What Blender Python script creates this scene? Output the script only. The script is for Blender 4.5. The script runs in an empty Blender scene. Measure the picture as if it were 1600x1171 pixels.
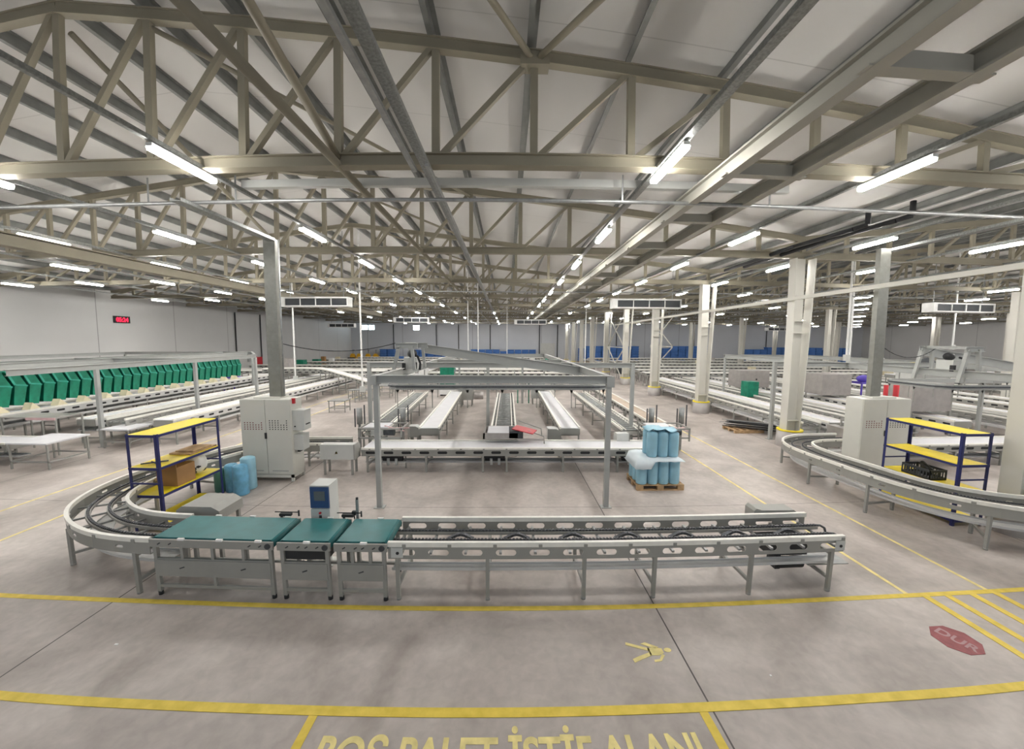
import bpy, math, random
from mathutils import Matrix, Vector
random.seed(7)
S = bpy.context.scene
COL = S.collection
R = math.radians

# ------------------------------------------------------------------ camera (wide lens with slight barrel distortion)
cd = bpy.data.cameras.new('camera'); cam = bpy.data.objects.new('camera', cd); COL.objects.link(cam)
P_, YW, RL = 0.0899843739, 0.013714588, 0.0039252745
fw = Vector((math.sin(YW)*math.cos(P_), math.cos(YW)*math.cos(P_), -math.sin(P_)))
rt = Vector((math.cos(YW), -math.sin(YW), 0)); up = rt.cross(fw)
rt, up = rt*math.cos(RL)+up*math.sin(RL), -rt*math.sin(RL)+up*math.cos(RL)
cam.matrix_world = Matrix(((rt.x, up.x, -fw.x, 0), (rt.y, up.y, -fw.y, 0), (rt.z, up.z, -fw.z, 3.6), (0, 0, 0, 1)))
cd.type = 'PANO'; cd.panorama_type = 'FISHEYE_LENS_POLYNOMIAL'
cd.sensor_fit = 'HORIZONTAL'; cd.sensor_width = 36; cd.sensor_height = 36*1171/1600
cd.fisheye_fov = R(180); cd.clip_end = 400; cd.clip_start = .05
cd.fisheye_polynomial_k0 = 0
cd.fisheye_polynomial_k1, cd.fisheye_polynomial_k2 = -0.07712478620053335, 0.0006663680222145163
cd.fisheye_polynomial_k3, cd.fisheye_polynomial_k4 = 6.441328397632329e-05, -1.655120959907384e-06
S.camera = cam

# ------------------------------------------------------------------ world, view
W = bpy.data.worlds.new('world'); S.world = W; W.use_nodes = True
W.node_tree.nodes['Background'].inputs[0].default_value = (.9, .95, 1, 1)
W.node_tree.nodes['Background'].inputs[1].default_value = .15
vs = S.view_settings
vs.view_transform = 'Standard'; vs.look = 'None'; vs.gamma = 1; vs.exposure = 2.1; vs.use_curve_mapping = False
LAMP = 32.0
S.cycles.use_denoising = True
S.cycles.max_bounces = 6; S.cycles.diffuse_bounces = 4
S.cycles.sample_clamp_indirect = 6

# ------------------------------------------------------------------ materials
def mat(name, col, rough=.6, metal=0, var=.08, scale=3, bump=0, emit=0, spec=.4, col2=None, alpha=1):
    m = bpy.data.materials.new(name); m.use_nodes = True; nt = m.node_tree; n = nt.nodes; b = n['Principled BSDF']
    b.inputs['Roughness'].default_value = rough; b.inputs['Metallic'].default_value = metal
    b.inputs['Specular IOR Level'].default_value = spec
    tc = n.new('ShaderNodeTexCoord'); nz = n.new('ShaderNodeTexNoise'); nz.inputs['Scale'].default_value = scale
    nz.inputs['Detail'].default_value = 5
    nt.links.new(tc.outputs['Object'], nz.inputs['Vector'])
    rp = n.new('ShaderNodeValToRGB'); nt.links.new(nz.outputs['Fac'], rp.inputs[0])
    c2 = col2 or tuple(min(1, c*(1+var)) for c in col)
    rp.color_ramp.elements[0].position = .3; rp.color_ramp.elements[1].position = .7
    rp.color_ramp.elements[0].color = (*[c*(1-var) for c in col], 1); rp.color_ramp.elements[1].color = (*c2, 1)
    nt.links.new(rp.outputs[0], b.inputs['Base Color'])
    if bump:
        bp = n.new('ShaderNodeBump'); bp.inputs['Strength'].default_value = bump; bp.inputs['Distance'].default_value = .02
        nt.links.new(nz.outputs['Fac'], bp.inputs['Height']); nt.links.new(bp.outputs[0], b.inputs['Normal'])
    if emit:
        b.inputs['Emission Color'].default_value = (*col, 1); b.inputs['Emission Strength'].default_value = emit
    if alpha < 1: b.inputs['Alpha'].default_value = alpha
    return m
M = dict(
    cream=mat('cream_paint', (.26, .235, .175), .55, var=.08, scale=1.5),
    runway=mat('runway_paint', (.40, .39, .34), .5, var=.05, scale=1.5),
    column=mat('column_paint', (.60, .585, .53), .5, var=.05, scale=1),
    purlin=mat('galvanised_purlin', (.20, .205, .195), .5, .3, var=.15),
    galv=mat('galvanised_steel', (.33, .34, .335), .42, .55, var=.15, scale=9),
    tray=mat('perforated_tray', (.27, .28, .27), .45, .4, var=.25, scale=30),
    grey=mat('grey_machine_paint', (.33, .33, .305), .5, .15, var=.05),
    lgrey=mat('light_grey_paint', (.56, .57, .545), .45, var=.04),
    frame=mat('frame_grey_paint', (.37, .38, .365), .45, var=.05),
    guide=mat('white_guide_rail', (.84, .825, .76), .45, var=.05, scale=8),
    belt=mat('white_belt', (.68, .68, .70), .45, var=.04),
    brownbelt=mat('brown_top', (.45, .36, .28), .6, var=.12),
    gbelt=mat('green_belt', (.025, .16, .165), .42, var=.12, scale=5, spec=.5),
    gbelt2=mat('dark_green_roller', (.015, .10, .10), .4),
    black=mat('black_rubber', (.025, .026, .028), .55),
    lplate=mat('pale_side_plate', (.55, .55, .54), .45, var=.05),
    chain=mat('dark_chain', (.09, .095, .105), .45, .4, var=.3, scale=40),
    cab=mat('cabinet_paint', (.62, .615, .56), .42, var=.02),
    yellow=mat('yellow_board', (.85, .68, .02), .45, var=.08, scale=4),
    paint=mat('yellow_floor_paint', (.78, .58, .06), .55, var=.18, scale=7, col2=(.82, .62, .10)),
    fadedpaint=mat('faded_floor_paint', (.78, .67, .28), .6, var=.2, scale=5),
    navy=mat('navy_paint', (.025, .03, .13), .4, var=.1),
    blue=mat('blue_plastic', (.06, .16, .42), .5, var=.15, scale=2),
    panelblue=mat('panel_blue', (.035, .08, .20), .4),
    foil=mat('pale_blue_film', (.30, .54, .66), .35, var=.14, scale=3, bump=.4),
    foil2=mat('blue_film', (.16, .42, .62), .35, var=.25, scale=6, bump=.4),
    white=mat('white_film', (.72, .80, .84), .4, var=.05, bump=.3),
    whitep=mat('white_plastic', (.8, .8, .78), .4),
    green=mat('green_plastic', (.008, .20, .12), .4, var=.25, scale=4),
    green2=mat('light_green_rim', (.05, .38, .28), .4, var=.2),
    mint=mat('green_film', (.12, .30, .24), .5),
    riser=mat('riser_zinc', (.26, .26, .235), .42, .4, var=.10, scale=8),
    darkred=mat('dark_red_lens', (.16, .02, .025), .3),
    red=mat('red_paint', (.5, .02, .03), .45),
    redpaint=mat('red_floor_paint', (.30, .085, .09), .6, var=.2, scale=9),
    pinkpaint=mat('pale_letter_paint', (.42, .25, .25), .6),
    card=mat('brown_cardboard', (.36, .20, .08), .7, var=.1),
    wood=mat('pallet_wood', (.45, .30, .16), .7, var=.2, scale=9),
    steel=mat('stainless_steel', (.40, .375, .355), .4, .35, var=.1, scale=4),
    dark=mat('dark_grille', (.05, .055, .06), .5, var=.2, scale=60),
    screen=mat('screen_glass', (.12, .14, .15), .2),
    skin=mat('panel_wall', (.60, .60, .595), .55, var=.02),
    cream2=mat('cream_board', (.75, .68, .48), .5, var=.05),
    yellowm=mat('yellow_machine', (.75, .42, .02), .45),
    pinkm=mat('pale_pink_plastic', (.62, .42, .42), .5),
    violet=mat('violet_bag', (.12, .08, .5), .5),
    led=mat('red_digits', (1, .01, .04), emit=.9),
    lamp=mat('lamp_diffuser', (1, .97, .93), emit=LAMP),
    sky=mat('daylight_pane', (.75, .9, 1), emit=3.0),
)
def noise_floor():
    m = bpy.data.materials.new('concrete_floor'); m.use_nodes = True; nt = m.node_tree; n = nt.nodes; l = nt.links
    b = n['Principled BSDF']; tc = n.new('ShaderNodeTexCoord')
    def N(s, d, w=1.0, mp=None):
        x = n.new('ShaderNodeTexNoise'); x.inputs['Scale'].default_value = s; x.inputs['Detail'].default_value = d
        x.inputs['Distortion'].default_value = w
        if mp:
            q = n.new('ShaderNodeMapping'); q.inputs['Scale'].default_value = mp; l.new(tc.outputs['Object'], q.inputs[0]); l.new(q.outputs[0], x.inputs['Vector'])
        else: l.new(tc.outputs['Object'], x.inputs['Vector'])
        return x
    a = N(.55, 8, 1.2); f = N(9, 6, .5); s = N(.9, 6, 1.5, (1.4, .7, 1))
    rp = n.new('ShaderNodeValToRGB'); e = rp.color_ramp.elements
    e[0].position = .32; e[0].color = (.345, .30, .27, 1); e[1].position = .68; e[1].color = (.56, .505, .465, 1)
    l.new(a.outputs['Fac'], rp.inputs[0])
    rs = n.new('ShaderNodeValToRGB'); e = rs.color_ramp.elements
    e[0].position = .35; e[0].color = (.90, .90, .90, 1); e[1].position = .66; e[1].color = (1.05, 1.05, 1.055, 1)
    l.new(s.outputs['Fac'], rs.inputs[0])
    mx = n.new('ShaderNodeMix'); mx.data_type = 'RGBA'; mx.blend_type = 'MULTIPLY'; mx.inputs[0].default_value = 1
    l.new(rp.outputs[0], mx.inputs[6]); l.new(rs.outputs[0], mx.inputs[7])
    rf = n.new('ShaderNodeValToRGB'); e = rf.color_ramp.elements
    e[0].position = .3; e[0].color = (.90, .90, .90, 1); e[1].position = .7; e[1].color = (1.05, 1.05, 1.05, 1)
    l.new(f.outputs['Fac'], rf.inputs[0])
    m2 = n.new('ShaderNodeMix'); m2.data_type = 'RGBA'; m2.blend_type = 'MULTIPLY'; m2.inputs[0].default_value = 1
    l.new(mx.outputs[2], m2.inputs[6]); l.new(rf.outputs[0], m2.inputs[7])
    # saw-cut joints every 7.5 m
    sp = n.new('ShaderNodeSeparateXYZ'); l.new(tc.outputs['Object'], sp.inputs[0])
    def joint(out, off, per, w):
        ad = n.new('ShaderNodeMath'); ad.operation = 'SUBTRACT'; l.new(out, ad.inputs[0]); ad.inputs[1].default_value = off
        md = n.new('ShaderNodeMath'); md.operation = 'PINGPONG'; l.new(ad.outputs[0], md.inputs[0]); md.inputs[1].default_value = per/2
        lt = n.new('ShaderNodeMath'); lt.operation = 'LESS_THAN'; l.new(md.outputs[0], lt.inputs[0]); lt.inputs[1].default_value = w
        return lt
    j1 = joint(sp.outputs[0], 2.03, 7.48, .009); j2 = joint(sp.outputs[1], 14.0, 6.15, .006)
    mm = n.new('ShaderNodeMath'); mm.operation = 'MAXIMUM'; l.new(j1.outputs[0], mm.inputs[0]); l.new(j2.outputs[0], mm.inputs[1])
    m3 = n.new('ShaderNodeMix'); m3.data_type = 'RGBA'; l.new(mm.outputs[0], m3.inputs[0]); l.new(m2.outputs[2], m3.inputs[6])
    m3.inputs[7].default_value = (.07, .06, .055, 1)
    l.new(m3.outputs[2], b.inputs['Base Color'])
    rr = n.new('ShaderNodeMapRange'); l.new(a.outputs['Fac'], rr.inputs[0]); rr.inputs[3].default_value = .34; rr.inputs[4].default_value = .55
    l.new(rr.outputs[0], b.inputs['Roughness']); b.inputs['Specular IOR Level'].default_value = .45
    return m
def panel_mat(name, col, axis, per, w, rough=.5, dark=.55):
    m = mat(name, col, rough, var=.03, scale=.4); nt = m.node_tree; n = nt.nodes; l = nt.links; b = n['Principled BSDF']
    src = b.inputs['Base Color'].links[0].from_socket
    tc = n.new('ShaderNodeTexCoord'); sp = n.new('ShaderNodeSeparateXYZ'); l.new(tc.outputs['Object'], sp.inputs[0])
    md = n.new('ShaderNodeMath'); md.operation = 'PINGPONG'; l.new(sp.outputs[axis], md.inputs[0]); md.inputs[1].default_value = per/2
    lt = n.new('ShaderNodeMath'); lt.operation = 'LESS_THAN'; l.new(md.outputs[0], lt.inputs[0]); lt.inputs[1].default_value = w
    m3 = n.new('ShaderNodeMix'); m3.data_type = 'RGBA'; l.new(lt.outputs[0], m3.inputs[0]); l.new(src, m3.inputs[6])
    m3.inputs[7].default_value = (*[c*dark for c in col], 1); l.new(m3.outputs[2], b.inputs['Base Color'])
    return m
M['floor'] = noise_floor()
M['roof'] = panel_mat('roof_sheet', (.59, .58, .56), 1, 3.0, .012, .6, .8)
M['wall'] = panel_mat('wall_panel', (.54, .54, .53), 1, 6.15, .03)
M['wallx'] = panel_mat('wall_panel_back', (.56, .58, .61), 0, 6.15, .04)

# ------------------------------------------------------------------ mesh building
NOSPLIT = {'slot_row','roller_bed','crates','return_tray','guide_rail','chain','wear_strip'}
class MB:
    def __init__(s): s.v = []; s.f = []; s.sm = []; s.mi = []; s.m = 0; s.st = []
    def add(s, vs_, fs, sm=False):
        k = len(s.v); s.v += [tuple(v) for v in vs_]; s.st.append((k, len(s.f)))
        for f in fs: s.f.append(tuple(i+k for i in f)); s.sm.append(sm); s.mi.append(s.m)
        return s
    def box(s, x0, x1, y0, y1, z0, z1):
        return s.add([(x0,y0,z0),(x1,y0,z0),(x1,y1,z0),(x0,y1,z0),(x0,y0,z1),(x1,y0,z1),(x1,y1,z1),(x0,y1,z1)],
                     [(0,3,2,1),(4,5,6,7),(0,1,5,4),(1,2,6,5),(2,3,7,6),(3,0,4,7)])
    def bar(s, a, b, w, h, upv=(0,0,1)):
        a = Vector(a); b = Vector(b); d = (b-a).normalized(); u = Vector(upv)
        if abs(d.dot(u)) > .99: u = Vector((0,1,0))
        r = d.cross(u).normalized()*w/2; t = r.cross(d).normalized()*h/2
        vs_ = [p+i*r+j*t for p in (a,b) for i,j in ((-1,-1),(1,-1),(1,1),(-1,1))]
        return s.add(vs_, [(0,1,2,3),(7,6,5,4),(0,4,5,1),(1,5,6,2),(2,6,7,3),(3,7,4,0)])
    def ibeam(s, a, b, w, h, t=.02):
        a = Vector(a); b = Vector(b); z = Vector((0,0,h/2-t/2))
        s.bar(a+z, b+z, w, t); s.bar(a-z, b-z, w, t); return s.bar(a, b, t, h-2*t)
    def cyl(s, a, b, r, n=12, r2=None):
        a = Vector(a); b = Vector(b); d = (b-a).normalized(); u = Vector((0,0,1)) if abs(d.z) < .9 else Vector((1,0,0))
        x = d.cross(u).normalized(); y = d.cross(x); r2 = r if r2 is None else r2
        vs_ = [p+(x*math.cos(2*math.pi*i/n)+y*math.sin(2*math.pi*i/n))*q for p,q in ((a,r),(b,r2)) for i in range(n)]
        s.add(vs_, [(i,(i+1)%n,n+(i+1)%n,n+i) for i in range(n)], True)
        k = len(s.v)-2*n; s.f.append(tuple(k+i for i in reversed(range(n)))); s.f.append(tuple(k+n+i for i in range(n))); s.sm += [False]*2; s.mi += [s.m]*2
        return s
    def lathe(s, prof, n=16, c=(0,0,0)):
        vs_ = [(c[0]+r*math.cos(2*math.pi*i/n), c[1]+r*math.sin(2*math.pi*i/n), c[2]+z) for r,z in prof for i in range(n)]
        return s.add(vs_, [(j*n+i,j*n+(i+1)%n,(j+1)*n+(i+1)%n,(j+1)*n+i) for j in range(len(prof)-1) for i in range(n)], True)
    def prism(s, poly, y0, y1):     # poly in x,z extruded along y
        n = len(poly); vs_ = [(x,y0,z) for x,z in poly]+[(x,y1,z) for x,z in poly]
        return s.add(vs_, [tuple(range(n)), tuple(reversed(range(n,2*n)))]+[(i,n+i,n+(i+1)%n,(i+1)%n) for i in range(n)])
    def flat(s, poly, z0, z1):      # poly in x,y extruded in z
        n = len(poly); vs_ = [(x,y,z0) for x,y in poly]+[(x,y,z1) for x,y in poly]
        return s.add(vs_, [tuple(reversed(range(n))), tuple(range(n,2*n))]+[(i,(i+1)%n,n+(i+1)%n,n+i) for i in range(n)])
    def ball(s, c, rx, ry, rz, n=12, k=8):
        vs_ = [(c[0]+rx*math.sin(math.pi*j/k)*math.cos(2*math.pi*i/n), c[1]+ry*math.sin(math.pi*j/k)*math.sin(2*math.pi*i/n), c[2]+rz*math.cos(math.pi*j/k)) for j in range(k+1) for i in range(n)]
        return s.add(vs_, [(j*n+i,(j+1)*n+i,(j+1)*n+(i+1)%n,j*n+(i+1)%n) for j in range(k) for i in range(n)], True)
    def tube(s, pts, r, n=8):
        for a,b in zip(pts, pts[1:]): s.cyl(a, b, r, n)
        return s
    def sweep(s, path, o0, o1, z0, z1):   # rectangle between lateral offsets o0..o1, heights z0..z1 relative to path
        rings = []
        for i,(p,nr) in enumerate(zip(path.p, path.n)):
            rings += [(p+nr*o0)+Vector((0,0,z0)), (p+nr*o1)+Vector((0,0,z0)), (p+nr*o1)+Vector((0,0,z1)), (p+nr*o0)+Vector((0,0,z1))]
        m = len(path.p); f = [(3,2,1,0), tuple(4*(m-1)+i for i in range(4))]
        for i in range(m-1):
            for j in range(4): f.append((4*i+j, 4*i+(j+1)%4, 4*i+4+(j+1)%4, 4*i+4+j))
        return s.add(rings, f)
    def pieces(s, name):
        # groups of primitives that touch or nearly touch; every leg stays a piece of its own
        n = len(s.st)
        if n > 400: return None
        B = []
        for i,(k,_) in enumerate(s.st):
            e = s.st[i+1][0] if i+1 < n else len(s.v); V = s.v[k:e]
            B.append(([min(v[j] for v in V) for j in range(3)], [max(v[j] for v in V) for j in range(3)]))
        g = list(range(n))
        def root(i):
            while g[i] != i: i = g[i]
            return i
        if name not in ('leg','lamp'):
            for i in range(n):
                for j in range(i):
                    if root(i) == root(j): continue
                    (a,b),(c,d) = B[i],B[j]; gap = math.sqrt(sum(max(0,a[q]-d[q],c[q]-b[q])**2 for q in range(3)))
                    if gap <= max(.02, .5*max(max(b[q]-a[q] for q in range(3)), max(d[q]-c[q] for q in range(3)))): g[root(i)] = root(j)
        G = {}
        for i in range(n): G.setdefault(root(i), []).append(i)
        if len(G) < 2: return None
        out = []
        for idx in G.values():
            m = MB()
            for i in idx:
                k, f = s.st[i]; e = s.st[i+1][0] if i+1 < n else len(s.v); fe = s.st[i+1][1] if i+1 < n else len(s.f)
                o = len(m.v); m.st.append((o, len(m.f))); m.v += s.v[k:e]
                m.f += [tuple(q-k+o for q in fc) for fc in s.f[f:fe]]; m.sm += s.sm[f:fe]; m.mi += s.mi[f:fe]
            out.append(m)
        return out
    def obj(s, name, mt, parent=None, loc=None, smooth=False):
        if parent and len(s.st) > 1 and name not in NOSPLIT:
            ps = s.pieces(name)
            if ps:
                os_ = [p.mk(name, mt, parent, loc) for p in ps]
                return os_[0]
        return s.mk(name, mt, parent, loc)
    def mk(s, name, mt, parent=None, loc=None):
        me = bpy.data.meshes.new(name); me.from_pydata(s.v, [], s.f); me.update()
        for m_ in (mt if isinstance(mt, (list, tuple)) else [mt]): me.materials.append(M[m_] if isinstance(m_, str) else m_)
        me.polygons.foreach_set('use_smooth', s.sm); me.polygons.foreach_set('material_index', s.mi)
        o = bpy.data.objects.new(name, me); COL.objects.link(o)
        if parent: o.parent = parent
        if loc: o.location = loc
        return o
def setp(o, label, cat, group=None):
    o['label'] = label; o['category'] = cat
    if group: o['group'] = group
    return o
def thing(name, loc, label, cat, group=None, rz=0):
    o = bpy.data.objects.new(name, None); COL.objects.link(o); o.location = loc; o.rotation_euler.z = rz; o.empty_display_size = .2
    return setp(o, label, cat, group)
KIDS = {}
def kids(o):
    return [c for c in list(COL.objects) if c.parent == o]
def dup(o, loc, label=None, group=None, rz=None, ks=None):
    r = o.copy(); COL.objects.link(r); r.location = loc
    if rz is not None: r.rotation_euler.z = rz
    if label: r['label'] = label
    if group: r['group'] = group
    for c in (ks if ks is not None else kids(o)):
        d = c.copy(); COL.objects.link(d); d.parent = r
        for g in KIDS.get(c.name, ()):
            e = g.copy(); COL.objects.link(e); e.parent = d
    return r
def sub(parent, mb, name, mt):
    o = mb.obj(name, mt, parent); KIDS.setdefault(parent.name, []).append(o); return o
def solid(o):
    bpy.context.view_layer.update()
    me = bpy.data.meshes.new_from_object(o.evaluated_get(bpy.context.evaluated_depsgraph_get()))
    n = bpy.data.objects.new(o.name, me); COL.objects.link(n); n.parent = o.parent; n.location = o.location; n.rotation_euler = o.rotation_euler; n.scale = o.scale
    nm = o.name; bpy.data.objects.remove(o); n.name = nm
    return n
def struct(o): o['kind'] = 'structure'; return o
ORD = ['nearest','second','third','fourth','fifth','sixth','seventh','eighth','ninth','tenth','eleventh','twelfth','thirteenth','fourteenth','fifteenth','sixteenth','seventeenth','eighteenth','nineteenth','twentieth','twenty-first','twenty-second','twenty-third','twenty-fourth','twenty-fifth','twenty-sixth']
FIRST = ['first']+ORD[1:]

# ------------------------------------------------------------------ room shell
XL, XR, YB, YF, ZT = -27.5, 66.0, 67.0, 1.5, 6.6
struct(MB().box(XL, XR, -8, YB, -.2, 0).obj('floor', 'floor'))
struct(MB().box(XL-.3, XL, -8, YB, 0, 7.4).obj('wall_left', 'wall'))
struct(MB().box(XR, XR+.3, -8, YB, 0, 7.4).obj('wall_right', 'wall'))
struct(MB().box(XL-.3, XR+.3, YB, YB+.3, 0, 9.6).obj('wall_back', 'wallx'))
BAY = [(-24.9-2.6, 9.9, -7.5), (9.9, 44.8, 27.35), (44.8, 66, 62.2)]
def zt(x):     # underside of the roof chord
    for a,b,r in BAY:
        if a-.01 <= x <= b+.01: return 9.02-.12*abs(x-r)
    return 6.9
m = MB(); xs = [XL-.3, -7.5, 9.9, 27.35, 44.8, 62.2, XR+.3]
for a,b in zip(xs, xs[1:]):
    za, zb = [(9.02-.12*(20.3) if x < -20 else zt(x))+.42 for x in (a,b)]
    m.add([(a,-1,za),(b,-1,zb),(b,YB+.3,zb),(a,YB+.3,za),(a,-1,za+.15),(b,-1,zb+.15),(b,YB+.3,zb+.15),(a,YB+.3,za+.15)],
          [(0,3,2,1),(4,5,6,7),(0,1,5,4),(1,2,6,5),(2,3,7,6),(3,0,4,7)])
struct(m.obj('ceiling', 'roof'))
# roof purlins, one long member over each truss node
DX = 1.585
def nodes(b):
    a0,a1,r = BAY[b]; k0 = -12 if b == 0 else -11; k1 = 11 if b < 2 else 2
    return [r+DX*k for k in range(k0, k1+1)]
for b in range(3):
    for x in nodes(b):
        for dx in ((0,) if b else (0,)):
            z = zt(x)+.2
            p = MB(); p.bar((x-.04,-1,z+.11),(x-.04,YB,z+.11),.012,.2); p.bar((x,-1,z+.205),(x,YB,z+.205),.09,.012); p.bar((x-.08,-1,z+.008),(x-.08,YB,z+.008),.09,.012)
            struct(p.obj('ceiling_purlin', 'purlin'))
# windows high in the back wall
for i,(x0,x1) in enumerate(((-25.6,-24.5),(-24.4,-23.3),(-16.6,-15.4))):
    w = bpy.data.objects.new('window_%d' % (i+1), None); COL.objects.link(w); struct(w); w.location = (x0, YB, 5.35)
    f = MB(); W_ = x1-x0
    f.box(0,W_,-.08,0,0,.06).box(0,W_,-.08,0,.86,.92).box(0,.06,-.08,0,0,.92).box(W_-.06,W_,-.08,0,0,.92).obj('window_frame','whitep',w)
    MB().box(.06,W_-.06,-.04,-.02,.06,.86).obj('pane','sky',w)

# ------------------------------------------------------------------ floor markings
def strip(a, b, w, mt='paint', z=.004):
    a = Vector((*a,0)); b = Vector((*b,0)); d = (b-a).normalized(); n_ = Vector((-d.y, d.x, 0))*w/2
    return struct(MB().flat([tuple((p+q).xy) for p,q in ((a,-n_),(b,-n_),(b,n_),(a,n_))], .0005, z).obj('floor_line', mt))
strip((-14,4.72),(12,4.72),.085); strip((-14,3.24),(12,3.24),.10,z=.006)
strip((5.78,4.76),(5.78,12.2),.06,'fadedpaint'); strip((7.07,4.76),(7.07,22),.06,'fadedpaint')
strip((-9.15,5.2),(-9.6,30),.06,'fadedpaint'); strip((-10.75,6.2),(-10.65,27),.06,'fadedpaint')
strip((-1.86,3.19),(-1.9,1.6),.085); strip((1.93,3.19),(1.98,1.6),.085)
for x in (6.0,6.34,6.74,7.12): strip((x,4.68),(x,3.28),.10,z=.0055)
strip((9.6,15.0),(9.0,15.0),.08,'fadedpaint')
cu = bpy.data.curves.new('floor_text','FONT'); cu.body = 'BO\u015e PALET \u0130ST\u0130F ALANI'; cu.size = .42; cu.extrude = .001; cu.align_x = 'CENTER'; cu.offset = .012
cu.materials.append(M['fadedpaint']); t = bpy.data.objects.new('floor_lettering', cu); COL.objects.link(t); t.location = (.04, 2.70, .003)
bpy.context.view_layer.update(); sx = 3.42/max(t.dimensions.x,.1); t.scale = (sx, 1, 1); t = solid(t)
setp(t, 'yellow stencilled capitals BOŞ PALET İSTİF ALANI inside the painted bay', 'floor lettering')
# walking-person stencil, head towards the right
g = MB(); g.flat([(1.89+.045*math.cos(i*math.pi/5),3.965+.032*math.sin(i*math.pi/5)) for i in range(10)],.001,.004)
g.flat([(1.83,3.99),(1.83,3.92),(1.76,3.89),(1.66,3.90),(1.66,4.0),(1.74,4.01)],.001,.004)
g.flat([(1.68,3.995),(1.68,3.95),(1.42,4.06),(1.43,4.10)],.001,.004); g.flat([(1.68,3.945),(1.68,3.895),(1.54,3.84),(1.45,3.80),(1.44,3.85),(1.53,3.89)],.001,.004)
g.flat([(1.80,4.01),(1.75,3.99),(1.60,4.07),(1.66,4.09)],.001,.004); g.flat([(1.80,3.91),(1.83,3.89),(1.76,3.81),(1.68,3.80),(1.68,3.83),(1.75,3.84)],.001,.004)
setp(g.obj('pedestrian_symbol','fadedpaint'),'small yellow walking figure stencilled on the floor beside the joint','floor symbol')
sg = thing('stop_octagon',(5.50,3.90,0),'red octagon with pale letters painted on the floor near the hatching','floor symbol')
MB().flat([(.25*math.cos(R(22.5+45*i)),.25*math.sin(R(22.5+45*i))) for i in range(8)],.001,.004).obj('octagon','redpaint',sg)
cu = bpy.data.curves.new('dur','FONT'); cu.body = 'DUR'; cu.size = .19; cu.extrude = .0006; cu.align_x = 'CENTER'; cu.align_y = 'CENTER'; cu.offset = .005
cu.materials.append(M['pinkpaint']); t = bpy.data.objects.new('lettering', cu); COL.objects.link(t); t.parent = sg; t.location = (0,0,.0052); t.rotation_euler.z = R(-70); t = solid(t); t['label'] = 'pale worn letters across the red octagon'

# ------------------------------------------------------------------ roof trusses
TY = [6.35+6.15*k for k in range(10)]
BN = ['left','middle','right']
TB = 6.5
def truss(b, k, detailed):
    nd = nodes(b); y = TY[k]; x0, x1 = nd[0], nd[-1]
    r = BAY[b][2]
    lab = 'cream steel lattice roof truss, %s back from the front pipe, in the %s bay' % (ORD[k], ('left','column-side','far right')[b])
    t = thing('roof_truss', (0, y, 0), lab, 'roof truss', 'lattice trusses under the roof')
    return t
def truss_meshes(b):
    nd = nodes(b); x0, x1 = nd[0], nd[-1]; r = BAY[b][2]
    tc = MB(); 
    pts = [(x, 0, zt(x)+.1) for x in (x0, r, x1)]
    for a,c in zip(pts, pts[1:]): tc.ibeam(a, c, .16, .2, .02); tc.bar(a, c, .1, .17)
    bc = MB(); bc.bar((x0,0,TB),(x1,0,TB),.09,.17); bc.bar((x0,0,TB-.09),(x1,0,TB-.09),.2,.02); bc.bar((x0,0,TB+.09),(x1,0,TB+.09),.2,.02)
    po, di = [], []
    for i,x in enumerate(nd):
        if zt(x)-TB > .25: po.append(((x,0,TB+.1),(x,0,zt(x)+.02)))
        if i < len(nd)-1 and zt(nd[i+1])-TB > .3: di.append(((x+.1,0,TB+.1),(nd[i+1]-.09,0,zt(nd[i+1])+.02)))
    return tc, bc, po, di
for b in range(3):
    tc, bc, po, di = truss_meshes(b); src = None
    for k in range(10):
        if b == 2 and k < 2: continue
        t = truss(b, k, True)
        det = True
        if src is None or (det != src[0]):
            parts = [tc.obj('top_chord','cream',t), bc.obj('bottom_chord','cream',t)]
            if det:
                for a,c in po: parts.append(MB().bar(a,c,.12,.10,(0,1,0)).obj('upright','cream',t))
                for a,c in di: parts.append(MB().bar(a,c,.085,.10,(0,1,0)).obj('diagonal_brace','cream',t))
            else:
                m1 = MB(); m2 = MB()
                for a,c in po: m1.bar(a,c,.12,.10,(0,1,0))
                for a,c in di: m2.bar(a,c,.085,.10,(0,1,0))
                parts += [m1.obj('upright_row','cream',t), m2.obj('diagonal_row','cream',t)]
            src = (det, parts)
        else:
            for p in src[1]:
                d = p.copy(); COL.objects.link(d); d.parent = t
# tie pipes and braces
def one(mb, name, mt, label, cat, group=None): return setp(mb.obj(name, mt), label, cat, group)
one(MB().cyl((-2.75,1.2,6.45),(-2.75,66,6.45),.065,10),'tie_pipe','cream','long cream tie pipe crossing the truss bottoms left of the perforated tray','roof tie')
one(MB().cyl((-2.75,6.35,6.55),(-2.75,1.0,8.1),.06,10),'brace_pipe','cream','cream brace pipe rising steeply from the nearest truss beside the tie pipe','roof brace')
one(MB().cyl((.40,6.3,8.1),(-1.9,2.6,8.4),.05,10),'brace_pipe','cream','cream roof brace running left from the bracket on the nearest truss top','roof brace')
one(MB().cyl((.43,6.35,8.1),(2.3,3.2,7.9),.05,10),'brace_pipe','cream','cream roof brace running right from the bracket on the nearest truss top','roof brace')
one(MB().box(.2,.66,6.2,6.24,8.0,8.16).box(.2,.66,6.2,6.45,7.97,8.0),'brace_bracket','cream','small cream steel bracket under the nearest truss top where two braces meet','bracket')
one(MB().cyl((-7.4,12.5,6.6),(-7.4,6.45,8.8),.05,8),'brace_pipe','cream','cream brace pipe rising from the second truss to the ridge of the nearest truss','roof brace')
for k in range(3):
    y = TY[k]; one(MB().cyl((-5.9,y,8.75),(-1.2,y+6.15,8.2),.045,8),'brace_pipe','cream','cream diagonal roof brace lying behind the %s truss' % ORD[k],'roof brace','diagonal braces between trusses')
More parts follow.
